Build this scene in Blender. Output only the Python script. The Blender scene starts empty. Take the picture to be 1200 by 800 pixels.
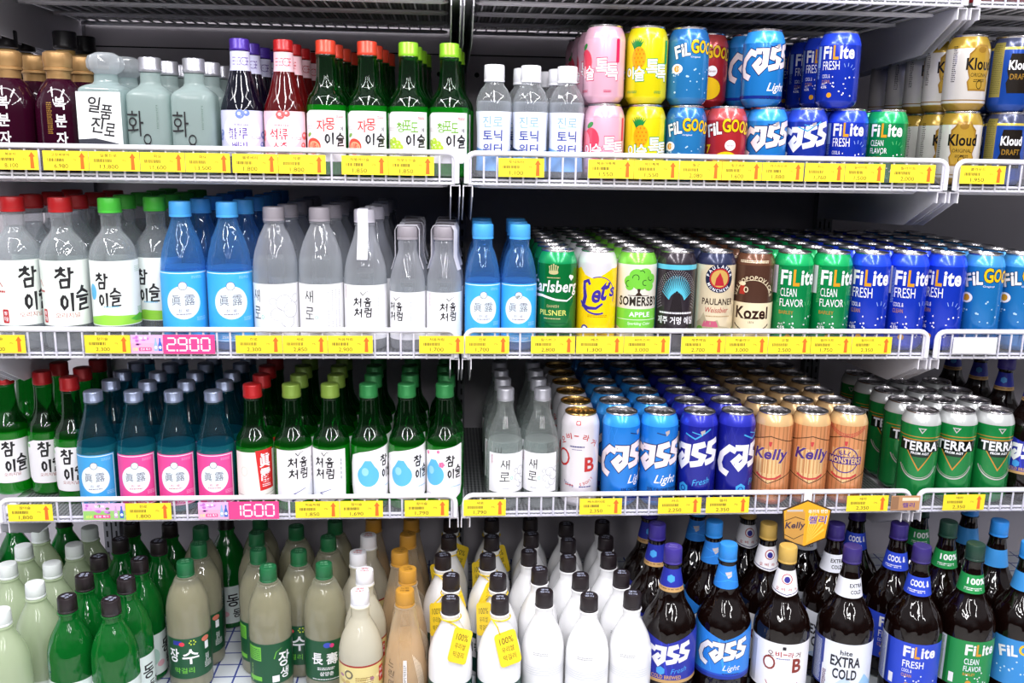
import bpy, bmesh, math, random
from mathutils import Vector, Matrix
from math import sin, cos, pi, atan2, asin, sqrt

random.seed(7)
SC = bpy.context.scene
COL = SC.collection
MM = 0.001
CZ = 1400.0                                   # camera height above the shop floor, mm

# ------------------------------------------------------------------ camera, world, lights
FPX, YAW, PITCH, ROLL = 1074.7, 0.0740, 0.2105, 0.01736
FW = Vector((sin(YAW)*cos(PITCH), cos(YAW)*cos(PITCH), -sin(PITCH)))
_r = Vector((cos(YAW), -sin(YAW), 0)); _u = _r.cross(FW)
RT = _r*cos(ROLL) + _u*sin(ROLL)
UP = -_r*sin(ROLL) + _u*cos(ROLL)
cam_data = bpy.data.cameras.new('camera'); cam = bpy.data.objects.new('camera', cam_data); COL.objects.link(cam)
cam_data.sensor_width = 36.0; cam_data.lens = FPX/1200*36; cam_data.clip_start = .05
cam.matrix_world = Matrix(((RT.x, UP.x, -FW.x, 0), (RT.y, UP.y, -FW.y, 0), (RT.z, UP.z, -FW.z, CZ*MM), (0, 0, 0, 1)))
SC.camera = cam

WORLD = 0.52
world = bpy.data.worlds.new('shop_air'); SC.world = world; world.use_nodes = True
# the shop around: dim goods and floor at eye level, pale lit ceiling above
_n = world.node_tree.nodes; _l = world.node_tree.links
_tc = _n.new('ShaderNodeTexCoord'); _sp = _n.new('ShaderNodeSeparateXYZ'); _l.new(_tc.outputs['Generated'], _sp.inputs[0])
_cr = _n.new('ShaderNodeValToRGB'); _l.new(_sp.outputs[2], _cr.inputs[0])
_e = _cr.color_ramp.elements; _e[0].position = 0.0; _e[0].color = (.10, .10, .11, 1); _e[1].position = 1.0; _e[1].color = (1.0, 1.0, 1.08, 1)
for p_, v_ in ((.10, .16), (.22, .5), (.34, 1.0)): q_ = _e.new(p_); q_.color = (v_, v_, v_*1.08, 1)
_l.new(_cr.outputs[0], _n['Background'].inputs[0]); _n['Background'].inputs[1].default_value = WORLD

def area(name, x, y, z, sx, sy, power, rx=0.0, col=(1, .985, 1)):
    l = bpy.data.lights.new(name, 'AREA'); l.shape = 'RECTANGLE'; l.size = sx; l.size_y = sy; l.energy = power; l.color = col
    o = bpy.data.objects.new(name, l); COL.objects.link(o); o.location = (x, y, z); o.rotation_euler = (rx, 0, 0)
    return o
# rows of flat lamp panels on the shop ceiling, running towards the cooler
for x in (-1.25, 0.1, 1.45):
    for y in (0.35, -1.1, -2.55):
        area('ceiling_panel', x, y, 2.62, .2, 1.2, 33)
# unseen tube lamp, added above the cooler's front edge to light the goods
area('added_front_tube', 0.1, 1.10, 1.99, 2.6, .04, 7, rx=.5)

SC.view_settings.view_transform = 'Standard'; SC.view_settings.look = 'None'
SC.view_settings.gamma = 1.0; SC.view_settings.use_curve_mapping = False
SC.view_settings.exposure = -0.36
SC.cycles.max_bounces = 14; SC.cycles.transparent_max_bounces = 40; SC.cycles.transmission_bounces = 10
SC.cycles.diffuse_bounces = 3; SC.cycles.glossy_bounces = 3
SC.cycles.caustics_reflective = False; SC.cycles.caustics_refractive = False
SC.cycles.use_denoising = True
SC.cycles.sample_clamp_indirect = 4

# ------------------------------------------------------------------ materials
def lin(c):
    return tuple((x/255/12.92 if x/255 <= .04045 else ((x/255+.055)/1.055)**2.4) for x in c)
MATS = {}
def P(name, rgb, rough=.45, metal=0.0, spec=.5, coat=0.0, noise=0):
    if name in MATS: return MATS[name]
    m = bpy.data.materials.new(name); m.use_nodes = True; nt = m.node_tree; b = nt.nodes['Principled BSDF']
    c = lin(rgb)
    b.inputs['Base Color'].default_value = (*c, 1); b.inputs['Roughness'].default_value = rough
    b.inputs['Metallic'].default_value = metal; b.inputs['Specular IOR Level'].default_value = spec
    b.inputs['Coat Weight'].default_value = coat
    if noise:
        n = nt.nodes.new('ShaderNodeTexNoise'); n.inputs['Scale'].default_value = 60; t = nt.nodes.new('ShaderNodeTexCoord')
        nt.links.new(t.outputs['Object'], n.inputs['Vector'])
        r = nt.nodes.new('ShaderNodeMapRange'); r.inputs[3].default_value = rough-noise; r.inputs[4].default_value = rough+noise
        nt.links.new(n.outputs[0], r.inputs[0]); nt.links.new(r.outputs[0], b.inputs['Roughness'])
    MATS[name] = m; return m
def C(rgb):                                   # printed ink on paper or plastic
    return P('ink_%02x%02x%02x' % tuple(rgb), rgb, .42)
def K(rgb, metal=.3, rough=.23):                # lacquer on an aluminium can
    return P('lacquer_%02x%02x%02x' % tuple(rgb), rgb, rough, metal, .5, .3)
def G(name, rgb, body=(255, 255, 255), milk=.06, gloss=1.62, rough=.03, solid=0):
    """thin bottle wall: tinted see-through plastic or glass with a fresnel shine and a little milkiness"""
    if name in MATS: return MATS[name]
    m = bpy.data.materials.new(name); m.use_nodes = True; nt = m.node_tree; N = nt.nodes; L = nt.links
    N.clear(); out = N.new('ShaderNodeOutputMaterial')
    if solid: tr = N.new('ShaderNodeBsdfRefraction'); tr.inputs['IOR'].default_value = solid; tr.inputs['Roughness'].default_value = .02
    else: tr = N.new('ShaderNodeBsdfTransparent')
    tr.inputs[0].default_value = (*lin(rgb), 1)
    di = N.new('ShaderNodeBsdfDiffuse'); di.inputs[0].default_value = (*lin(body), 1)
    tl = N.new('ShaderNodeBsdfTranslucent'); tl.inputs[0].default_value = (*lin(body), 1)
    md = N.new('ShaderNodeMixShader'); md.inputs[0].default_value = .5
    L.new(di.outputs[0], md.inputs[1]); L.new(tl.outputs[0], md.inputs[2])
    m1 = N.new('ShaderNodeMixShader'); lw = N.new('ShaderNodeLayerWeight'); lw.inputs[0].default_value = .35
    mr = N.new('ShaderNodeMapRange'); mr.inputs[3].default_value = milk; mr.inputs[4].default_value = min(1, milk*2.2+.12)
    L.new(lw.outputs['Facing'], mr.inputs[0]); L.new(mr.outputs[0], m1.inputs[0])
    L.new(tr.outputs[0], m1.inputs[1]); L.new(md.outputs[0], m1.inputs[2])
    fr = fr_n = N.new('ShaderNodeFresnel'); fr.inputs[0].default_value = gloss
    gl = N.new('ShaderNodeBsdfGlossy'); gl.inputs['Roughness'].default_value = rough
    if 'plastic' in name:                       # blown plastic is never quite even: the shine wanders
        tc = N.new('ShaderNodeTexCoord'); mp = N.new('ShaderNodeMapping'); mp.inputs['Scale'].default_value = (1, 1, .55); L.new(tc.outputs['Object'], mp.inputs[0])
        nz = N.new('ShaderNodeTexNoise'); nz.inputs['Scale'].default_value = 55; nz.inputs['Detail'].default_value = 1; L.new(mp.outputs[0], nz.inputs['Vector'])
        bp = N.new('ShaderNodeBump'); bp.inputs['Strength'].default_value = .55; bp.inputs['Distance'].default_value = .006; L.new(nz.outputs[0], bp.inputs['Height'])
        L.new(bp.outputs[0], gl.inputs['Normal']); L.new(bp.outputs[0], fr_n.inputs['Normal'])
    ge = N.new('ShaderNodeNewGeometry'); k1 = N.new('ShaderNodeMath'); k1.operation = 'SUBTRACT'; k1.inputs[0].default_value = 1; L.new(ge.outputs['Backfacing'], k1.inputs[1])
    k2 = N.new('ShaderNodeMath'); k2.operation = 'MULTIPLY'; L.new(k1.outputs[0], k2.inputs[0]); L.new(fr.outputs[0], k2.inputs[1])
    m2 = N.new('ShaderNodeMixShader'); L.new(k2.outputs[0], m2.inputs[0]); L.new(m1.outputs[0], m2.inputs[1]); L.new(gl.outputs[0], m2.inputs[2])
    L.new(m2.outputs[0], out.inputs[0]); MATS[name] = m; return m

WHITE = P('white_powder_coat', (232, 230, 238), .38)
ALU = P('aluminium', (205, 202, 205), .28, 1.0)
INK = (28, 26, 30)

# ------------------------------------------------------------------ mesh building
def smooth_profile(pts, n=4):
    """Catmull-Rom through (r, z[, squareness]) points; a doubled point stays a corner"""
    pts = [tuple(p)+(0,)*(3-len(p)) for p in pts]; out = []
    for i in range(len(pts)-1):
        p1, p2 = pts[i], pts[i+1]
        if p1 == p2: continue
        p0 = pts[i-1] if i and pts[i-1] != p1 else p1
        p3 = pts[i+2] if i+2 < len(pts) and pts[i+2] != p2 else p2
        k = n if abs(p2[0]-p1[0]) > .8 and abs(p2[1]-p1[1]) > .8 else 1
        for j in range(k):
            t = j/k; v = []
            for a in range(3):
                d0, d1, d2 = p1[a]-p0[a], p2[a]-p1[a], p3[a]-p2[a]
                m1 = d1 if p0 == p1 else (2*d0*d1/(d0+d1) if d0*d1 > 0 else 0)
                m2 = d1 if p3 == p2 else (2*d1*d2/(d1+d2) if d1*d2 > 0 else 0)
                v.append((2*t**3-3*t*t+1)*p1[a]+(t**3-2*t*t+t)*m1+(-2*t**3+3*t*t)*p2[a]+(t**3-t*t)*m2)
            out.append(tuple(v))
    out.append(pts[-1]); return out
def rad(prof, z):
    for a, b in zip(prof, prof[1:]):
        if min(a[1], b[1]) <= z <= max(a[1], b[1]) and a[1] != b[1]:
            t = (z-a[1])/(b[1]-a[1]); return a[0]+(b[0]-a[0])*t
    return prof[-1][0] if z > prof[-1][1] else prof[0][0]
def sqf(th, s):
    if s <= 0: return 1.0
    p = 2+s; return 1/((abs(cos(th))**p+abs(sin(th))**p)**(1/p))
def lathe(prof, mat, seg=36, cap_bottom=True, cap_top=True, ridge=None, bands=None, smooth=True):
    """piece = (verts, faces, mats, smooth); bands = [(z, material)...] lacquer changes upward from z"""
    prof = [tuple(p)+(0,)*(3-len(p)) for p in prof]
    V, F, MI = [], [], []
    for r, z, s in prof:
        for k in range(seg):
            th = 2*pi*k/seg; q = r*sqf(th, s)
            if ridge and ridge[0] <= z <= ridge[1] and k % 2: q -= ridge[2]
            V.append((q*sin(th), -q*cos(th), z))
    def bm_(z):
        m = mat
        for zz, mm in bands or ():
            if z >= zz-.001: m = mm
        return m
    for i in range(len(prof)-1):
        m = bm_((prof[i][1]+prof[i+1][1])/2)
        for k in range(seg):
            a, b = i*seg+k, i*seg+(k+1) % seg
            F.append((a, b, b+seg, a+seg)); MI.append(m)
    if cap_bottom: F.append(tuple(range(seg))[::-1]); MI.append(bm_(prof[0][1]))
    if cap_top: F.append(tuple(range(len(V)-seg, len(V)))); MI.append(bm_(prof[-1][1]))
    return (V, F, MI, smooth)
def box(x0, x1, y0, y1, z0, z1, mat):
    V = [(x, y, z) for z in (z0, z1) for y in (y0, y1) for x in (x0, x1)]
    F = [(0, 2, 3, 1), (4, 5, 7, 6), (0, 1, 5, 4), (2, 6, 7, 3), (0, 4, 6, 2), (1, 3, 7, 5)]
    return (V, F, [mat]*6, False)
def tube(pts, r, mat, seg=8, closed=False):
    pts = [Vector(p) for p in pts]; n = len(pts); V, F = [], []
    for i, p in enumerate(pts):
        a = pts[i-1] if (i or closed) else p; b = pts[(i+1) % n] if (i < n-1 or closed) else p
        t = (b-a).normalized(); ref = Vector((0, 0, 1)) if abs(t.z) < .9 else Vector((0, 1, 0))
        if abs(t.y) < .3: ref = Vector((0, 1, 0))
        s = t.cross(ref).normalized(); w = s.cross(t)
        for k in range(seg):
            th = 2*pi*k/seg; V.append(tuple(p+s*(r*cos(th))+w*(r*sin(th))))
    m = n if closed else n-1
    for i in range(m):
        for k in range(seg):
            a = i*seg+k; b = i*seg+(k+1) % seg; c = ((i+1) % n)*seg
            F.append((a, b, c+(k+1) % seg, c+k))
    if not closed: F.append(tuple(range(seg))[::-1]); F.append(tuple(range((n-1)*seg, n*seg)))
    return (V, F, [mat]*len(F), True)
def build(name, pieces):
    V, F, MI, SM, mats = [], [], [], [], []
    for v, f, mi, sm in pieces:
        o = len(V); V += v
        for fc, m in zip(f, mi):
            F.append(tuple(o+i for i in fc))
            if m not in mats: mats.append(m)
            MI.append(mats.index(m)); SM.append(sm)
    me = bpy.data.meshes.new(name)
    me.from_pydata([(x*MM, y*MM, z*MM) for x, y, z in V], [], F)
    for m in mats: me.materials.append(m)
    me.polygons.foreach_set('material_index', MI); me.polygons.foreach_set('use_smooth', SM)
    me.update(); me.validate()
    try: me.set_sharp_from_angle(angle=math.radians(38))
    except Exception: pass
    return me

# ------------------------------------------------------------------ printing: flat artwork wrapped round a profile
_TXT = {}
def text_mesh(s, bold):
    if (s, bold) in _TXT: return _TXT[(s, bold)]
    c = bpy.data.curves.new('t', 'FONT'); c.body = s; c.resolution_u = 3 if len(s) < 8 else 2; c.offset = bold; c.space_character = 1+max(0, bold)*2
    o = bpy.data.objects.new('t', c); m = o.to_mesh()
    V = [(v.co.x, v.co.y) for v in m.vertices]; F = [tuple(p.vertices) for p in m.polygons]
    o.to_mesh_clear(); bpy.data.objects.remove(o); bpy.data.curves.remove(c)
    if V:
        x0 = min(v[0] for v in V); x1 = max(v[0] for v in V); y0 = min(v[1] for v in V); y1 = max(v[1] for v in V)
        w, h = max(x1-x0, 1e-6), max(y1-y0, 1e-6)
        V = [((x-x0)/w-.5, (y-y0)/h-.5) for x, y in V]; _TXT[(s, bold)] = (V, F, w/h)
    else: _TXT[(s, bold)] = ([], [], 1)
    return _TXT[(s, bold)]
HG = {  # brush-written syllables as strokes in a unit square
 '참': [[(.33, 1), (.46, .93)], [(.1, .84), (.6, .89)], [(.42, .86), (.3, .68), (.05, .5)], [(.36, .72), (.6, .55)], [(.78, 1), (.77, .48)], [(.78, .74), (1, .76)], [(.3, .38), (.74, .41), (.7, .05), (.34, .03), (.3, .38)]],
 '이': [[(.3, .86), (.1, .66), (.08, .38), (.24, .17), (.44, .3), (.48, .6), (.3, .86)], [(.84, 1), (.82, .0)]],
 '슬': [[(.52, 1), (.4, .8), (.08, .66)], [(.46, .84), (.92, .68)], [(.02, .55), (.98, .58)], [(.22, .42), (.74, .43), (.72, .27), (.26, .22), (.22, .02), (.92, .05)]],
 '처': [[(.3, 1), (.42, .93)], [(.08, .8), (.58, .84)], [(.38, .8), (.26, .45), (.0, .15)], [(.32, .58), (.58, .3)], [(.6, .55), (.84, .56)], [(.86, 1), (.85, .0)]],
 '음': [[(.5, 1), (.28, .84), (.5, .68), (.72, .84), (.5, 1)], [(.02, .5), (.98, .54)], [(.25, .36), (.74, .38), (.72, .03), (.27, .0), (.25, .36)]],
 '럼': [[(.08, .95), (.52, .97), (.5, .76), (.12, .73), (.1, .52), (.55, .56)], [(.58, .76), (.82, .77)], [(.84, 1), (.83, .45)], [(.28, .36), (.8, .39), (.77, .03), (.31, .0), (.28, .36)]],
 '새': [[(.3, .95), (.22, .6), (.02, .25)], [(.26, .62), (.5, .3)], [(.62, .92), (.62, .08)], [(.62, .52), (.85, .52)], [(.88, 1), (.88, 0)]],
 '로': [[(.15, .98), (.82, .98), (.82, .72), (.18, .72), (.18, .46), (.86, .46)], [(.5, .42), (.5, .08)], [(0, .06), (1, .06)]],
}
CASS = [[((x-275)*.0018, (420-y)*.0018) for x, y in st] for st in ([(168, 348), (112, 322), (42, 392), (20, 468), (42, 526), (108, 556)], [(160, 318), (254, 318), (246, 440), (198, 490), (158, 442), (212, 384)],
        [(400, 282), (322, 306), (314, 368), (386, 394), (364, 448), (278, 470)], [(526, 256), (446, 280), (438, 342), (510, 368), (488, 422), (404, 446)])]
class Art:
    def __init__(s, step=.03): s.it = []; s.step = step; s.base = .12
    def mv(s, dv, n=0):
        s.it[n:] = [([(x, y+dv) for x, y in V], F, m) for V, F, m in s.it[n:]]; return s
    def poly(s, pts, m): s.it.append((list(pts), [tuple(range(len(pts)))], m)); return s
    def rect(s, u0, v0, u1, v1, m): return s.poly([(u0, v0), (u1, v0), (u1, v1), (u0, v1)], m)
    def rrect(s, u0, v0, u1, v1, r, m):
        p = []
        for cx, cy, a in ((u1-r, v1-r, 0), (u0+r, v1-r, 90), (u0+r, v0+r, 180), (u1-r, v0+r, 270)):
            for k in range(5):
                t = math.radians(a+22.5*k); p.append((cx+r*cos(t), cy+r*sin(t)))
        return s.poly(p, m)
    def ell(s, u, v, a, b, m, n=24, rot=0):
        return s.poly([(u+a*cos(t)*cos(rot)-b*sin(t)*sin(rot), v+a*cos(t)*sin(rot)+b*sin(t)*cos(rot)) for t in (2*pi*k/n for k in range(n))], m)
    def ring(s, u, v, a, b, w, m, a0=0, a1=360, n=28):
        V, F = [], []
        for k in range(n+1):
            t = math.radians(a0+(a1-a0)*k/n); V += [(u+a*cos(t), v+b*sin(t)), (u+(a-w)*cos(t), v+(b-w)*sin(t))]
        for k in range(n): F.append((2*k+1, 2*k, 2*k+2, 2*k+3))
        s.it.append((V, F, m)); return s
    def line(s, pts, w, m, w1=None):
        V, F = [], []; n = len(pts)
        for i, (x, y) in enumerate(pts):
            a = pts[i-1] if i else None; b = pts[i+1] if i < n-1 else None
            def nd(p, q):
                dx, dy = q[0]-p[0], q[1]-p[1]; l = sqrt(dx*dx+dy*dy) or 1; return dx/l, dy/l
            d1 = nd(a, (x, y)) if a else None; d2 = nd((x, y), b) if b else None
            d1 = d1 or d2; d2 = d2 or d1
            mx, my = d1[0]+d2[0], d1[1]+d2[1]; l = sqrt(mx*mx+my*my)
            if l < .3: mx, my = d1; l = 1
            tx, ty = mx/l, my/l; k = max(.5, d1[0]*tx+d1[1]*ty)
            ww = (w+((w1 if w1 is not None else w)-w)*i/max(1, n-1))/2/k
            V += [(x-ty*ww, y+tx*ww), (x+ty*ww, y-tx*ww)]
        for i in range(n-1): F.append((2*i+1, 2*i+3, 2*i+2, 2*i))
        s.it.append((V, F, m)); return s
    def text(s, t, u, v, h, m, w=None, bold=.0, rot=0, shear=0, ol=None, olw=.03, ol_=False):
        if not ol_: bold = min(bold, .018 if any(ord(c) > 0x1100 for c in t) else .03)
        V, F, asp = text_mesh(t, bold); w = w or h*asp; cr, sr = cos(math.radians(rot)), sin(math.radians(rot))
        if ol: s.text(t, u, v, h*1.06, ol, w+h*.08, min(bold, .02)+olw, rot, shear, None, 0, True)
        q = []
        for x, y in V:
            x, y = x*w+y*h*shear, y*h; q.append((u+x*cr-y*sr, v+x*sr+y*cr))
        if q: s.it.append((q, F, m))
        return s
    def arc(s, t, u, v, r, h, m, mid=90, adv=None, bold=.01):          # letters along a circle, top reading outward
        adv = adv or h*1.05; n = len(t)
        for i, ch in enumerate(t):
            if ch == ' ': continue
            a = mid-math.degrees((i-(n-1)/2)*adv/r); s.text(ch, u+r*cos(math.radians(a)), v+r*sin(math.radians(a)), h, m, rot=a-90, bold=bold)
        return s
    def hand(s, ch, u, v, w, h, m, sw, rot=0):
        cr, sr = cos(math.radians(rot)), sin(math.radians(rot))
        for st in HG[ch]:
            s.line([(u+(x-.5)*w*cr-(y-.5)*h*sr, v+(x-.5)*w*sr+(y-.5)*h*cr) for x, y in st], sw*1.1, m, sw*.7)
        return s
    def cass(s, u, v, w, h, sw, m, ol=None):
        for mm, ww in ([(ol, sw*1.3)] if ol else [])+[(m, sw)]:
            for st in CASS: s.line([(u+x*w, v+y*w) for x, y in st], ww, mm)
        return s
    def pieces(s, prof=None, mode='wrap', z=0.0, y=0.0):
        out = []; SP = 5.0; off = s.base; last = None
        for V, F, m in s.it:
            off += s.step if m is not last else 0; last = m
            if mode == 'wrap':
                SP = max(1.4, min(5, rad(prof, sum(p[1] for p in V)/len(V))*.13)); u0 = min(p[0] for p in V); u1 = max(p[0] for p in V); v0 = min(p[1] for p in V); v1 = max(p[1] for p in V)
                b = bmesh.new(); vs = [b.verts.new((x, yy, 0)) for x, yy in V]
                for f in F:
                    try: b.faces.new([vs[i] for i in f])
                    except ValueError: pass
                bmesh.ops.triangulate(b, faces=[f for f in b.faces if len(f.verts) > 4])
                cuts = [((k*SP, 0, 0), (1, 0, 0)) for k in range(math.ceil(u0/SP), math.floor(u1/SP)+1)] if u1-u0 > 4 else []
                cuts += [((0, q[1], 0), (0, 1, 0)) for q in prof if v0 < q[1] < v1]
                for co, no in cuts:
                    bmesh.ops.bisect_plane(b, geom=b.verts[:]+b.edges[:]+b.faces[:], plane_co=co, plane_no=no, dist=1e-4)
                b.verts.index_update(); W = []
                R0 = max(rad(prof, (v0+v1)/2), 1)
                for q in b.verts:
                    r = rad(prof, q.co.y); th = q.co.x/R0; r += off; W.append((r*sin(th), -r*cos(th), q.co.y))
                FF = [tuple(x.index for x in f.verts) for f in b.faces]; b.free()
                sm = True
            elif mode == 'flat': W = [(x, y-off, z+v) for x, v in V]; FF = F; sm = False
            else: W = [(x, v, z+off) for x, v in V]; FF = F; sm = False
            # keep every printed face looking outward
            FX = []
            for f in FF:
                a, bb, c = (Vector(W[f[0]]), Vector(W[f[1]]), Vector(W[f[2]])); n = (bb-a).cross(c-a)
                o = Vector((a.x, a.y, 0)) if mode == 'wrap' else (Vector((0, -1, 0)) if mode == 'flat' else Vector((0, 0, 1)))
                FX.append(f if n.dot(o) >= 0 else f[::-1])
            out.append((W, FX, [m]*len(FX), sm))
        return out

# ------------------------------------------------------------------ things
def setp(o, label, cat, group=None):
    o['label'] = label; o['category'] = cat
    if group: o['group'] = group
    return o
def child(name, me, parent):
    o = bpy.data.objects.new(name, me); COL.objects.link(o); o.parent = parent; return o
def empty(name, x, y, z, rz=0):
    o = bpy.data.objects.new(name, None); COL.objects.link(o); o.location = (x*MM, y*MM, z*MM); o.rotation_euler = (0, 0, rz); o.empty_display_size = .02
    return o
class Kind:
    """a product: name, category, height, radius and its parts [(part name, mesh, [(sub-part name, mesh)])]"""
    def __init__(s, name, cat, h, r, parts): s.name, s.cat, s.h, s.r, s.parts = name, cat, h, r, parts
    def put(s, x, y, z, rz, label, group, sz=1.0):
        o = empty(s.name, x, y, z, rz); o.scale = (1, 1, sz); setp(o, label, s.cat, group)
        for p in s.parts:
            c = child(p[0], p[1], o)
            for q in (p[2] if len(p) > 2 else ()): child(q[0], q[1], c)
        return o

# ------------------------------------------------------------------ the cooler and its shelves
ZS = [CZ+236, CZ-52, CZ-334, CZ-613]
GDZ = [0, 5, 3, -4]                            # small differences in how the guards hang          # shelf floors, top to bottom
ZD = CZ-945                                   # the deep bottom deck
GY, BY = 1472.0, 1985.0                       # guard plane, back panel
B0, B1, B2 = -738.0, 25.0, 825.0              # bay boundaries
SHADE = P('grey_back_panel', (196, 190, 196), .5)
POST = P('dark_upright', (120, 120, 126), .4, .2)
SLOT = P('slot_black', (10, 10, 12), .8)

def grid_mat():
    m = bpy.data.materials.new('white_deck_with_blue_lines'); m.use_nodes = True; nt = m.node_tree; b = nt.nodes['Principled BSDF']
    tc = nt.nodes.new('ShaderNodeTexCoord'); sx = nt.nodes.new('ShaderNodeSeparateXYZ'); nt.links.new(tc.outputs['Object'], sx.inputs[0])
    res = None
    for ax, per in ((0, .038), (1, .040)):
        d = nt.nodes.new('ShaderNodeMath'); d.operation = 'DIVIDE'; d.inputs[1].default_value = per; nt.links.new(sx.outputs[ax], d.inputs[0])
        f = nt.nodes.new('ShaderNodeMath'); f.operation = 'FRACT'; nt.links.new(d.outputs[0], f.inputs[0])
        g = nt.nodes.new('ShaderNodeMath'); g.operation = 'LESS_THAN'; g.inputs[1].default_value = .085; nt.links.new(f.outputs[0], g.inputs[0])
        if res is None: res = g
        else:
            x = nt.nodes.new('ShaderNodeMath'); x.operation = 'MAXIMUM'; nt.links.new(res.outputs[0], x.inputs[0]); nt.links.new(g.outputs[0], x.inputs[1]); res = x
    mx = nt.nodes.new('ShaderNodeMix'); mx.data_type = 'RGBA'; nt.links.new(res.outputs[0], mx.inputs[0])
    mx.inputs[6].default_value = (*lin((214, 220, 226)), 1); mx.inputs[7].default_value = (*lin((52, 70, 150)), 1)
    nt.links.new(mx.outputs[2], b.inputs['Base Color']); b.inputs['Roughness'].default_value = .35
    return m
def mesh_mat():
    """grey perforated liner: a fine diamond lattice"""
    m = bpy.data.materials.new('grey_perforated_liner'); m.use_nodes = True; nt = m.node_tree; b = nt.nodes['Principled BSDF']
    tc = nt.nodes.new('ShaderNodeTexCoord'); mp = nt.nodes.new('ShaderNodeMapping'); mp.inputs['Rotation'].default_value = (0, 0, .785); mp.inputs['Scale'].default_value = (1, 1, 1)
    nt.links.new(tc.outputs['Object'], mp.inputs[0])
    ck = nt.nodes.new('ShaderNodeTexChecker'); ck.inputs['Scale'].default_value = 210
    ck.inputs[1].default_value = (*lin((150, 152, 154)), 1); ck.inputs[2].default_value = (*lin((58, 62, 64)), 1)
    nt.links.new(mp.outputs[0], ck.inputs[0]); nt.links.new(ck.outputs[0], b.inputs['Base Color']); b.inputs['Roughness'].default_value = .35; b.inputs['Metallic'].default_value = .4
    return m
LINER = mesh_mat()
def clear_strip():
    m = bpy.data.materials.new('clear_acrylic'); m.use_nodes = True; nt = m.node_tree; N = nt.nodes; L = nt.links; N.clear()
    o = N.new('ShaderNodeOutputMaterial'); t = N.new('ShaderNodeBsdfTransparent'); t.inputs[0].default_value = (.96, .96, .98, 1)
    d = N.new('ShaderNodeBsdfDiffuse'); d.inputs[0].default_value = (.8, .8, .86, 1); g = N.new('ShaderNodeBsdfGlossy'); g.inputs[1].default_value = .05
    a = N.new('ShaderNodeMixShader'); a.inputs[0].default_value = .05; b = N.new('ShaderNodeMixShader'); f = N.new('ShaderNodeFresnel'); f.inputs[0].default_value = 1.2
    L.new(t.outputs[0], a.inputs[1]); L.new(d.outputs[0], a.inputs[2]); ge = N.new('ShaderNodeNewGeometry'); k1 = N.new('ShaderNodeMath'); k1.operation = 'SUBTRACT'; k1.inputs[0].default_value = 1; L.new(ge.outputs['Backfacing'], k1.inputs[1]); k2 = N.new('ShaderNodeMath'); k2.operation = 'MULTIPLY'; L.new(k1.outputs[0], k2.inputs[0]); L.new(f.outputs[0], k2.inputs[1]); L.new(k2.outputs[0], b.inputs[0]); L.new(a.outputs[0], b.inputs[1]); L.new(g.outputs[0], b.inputs[2]); L.new(b.outputs[0], o.inputs[0])
    return m
ACRYL = clear_strip()

flo = bpy.data.objects.new('floor', build('floor', [box(-3500, 3500, -3000, 1235, -20, 0, P('pale_floor_tile', (190, 188, 184), .35, noise=.1))])); COL.objects.link(flo); flo['kind'] = 'structure'
wb0 = bpy.data.objects.new('wall_back', build('wall_back', [box(-3500, 3500, BY+60, BY+110, -20, 2700, P('painted_wall', (170, 168, 170), .7))])); COL.objects.link(wb0); wb0['kind'] = 'structure'

def cpart(name, pieces):
    o = bpy.data.objects.new(name, build(name, pieces)); COL.objects.link(o); o['kind'] = 'structure'; return o
for a, b in ((-1500, B0-9), (B0+9, B1-9), (B1+9, B2-9), (B2+9, 1700)):
    pz = [box(a, b, BY, BY+20, ZD-20, 2080, SHADE)]
    for zz in (2080-150, CZ+180, CZ-75, CZ-350): pz.append(box(a, b, BY-.6, BY, zz, zz+2.5, SLOT))
    def disc(cx, cz, r): return ([(cx+r*cos(2*pi*k/16), BY-.9, cz+r*sin(2*pi*k/16)) for k in range(16)], [tuple(range(16))], [SLOT], False)
    pz.append(disc(a+30, CZ+142, 5)); pz.append(disc(b-30, CZ+142, 5))
    cpart('wall_back', pz)
for bx in (B0, B1, B2):
    pz = [box(bx-17, bx+17, BY-26, BY-2, ZD, 2060, POST), box(bx-1.5, bx+1.5, BY-27, BY-26, ZD, 2060, SLOT)]
    for k in range(44):
        z = ZD+30+k*25
        for sx in (-10, 10): pz.append(box(bx+sx-2, bx+sx+2, BY-26.6, BY-26, z, z+14, SLOT))
    cpart('trim_1', pz)
cpart('floor_deck', [box(-1500, 1700, 1262, BY-1, ZD-20, ZD, grid_mat())])
cpart('trim_2', [box(-1500, 1700, 1236, 1261, 120, ZD+6, P('cooler_white', (225, 225, 230), .4)), box(-1500, 1700, 1232, 1260, ZD+6, ZD+16, P('bumper_grey', (120, 122, 128), .4))])
cpart('ceiling', [box(-1500, 1700, 1250, BY+20, 2080, 2200, P('cooler_white', (225, 225, 230), .4))])
cpart('floor_plinth', [box(-1500, 1700, 1340, BY+20, 0, ZD-21, P('bumper_grey', (120, 122, 128), .4))])
for sx in (-1500, 1680): cpart('wall_side', [box(sx, sx+20, 1260, BY+20, ZD-20, 2080, P('cooler_white', (225, 225, 230), .4))])

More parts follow.
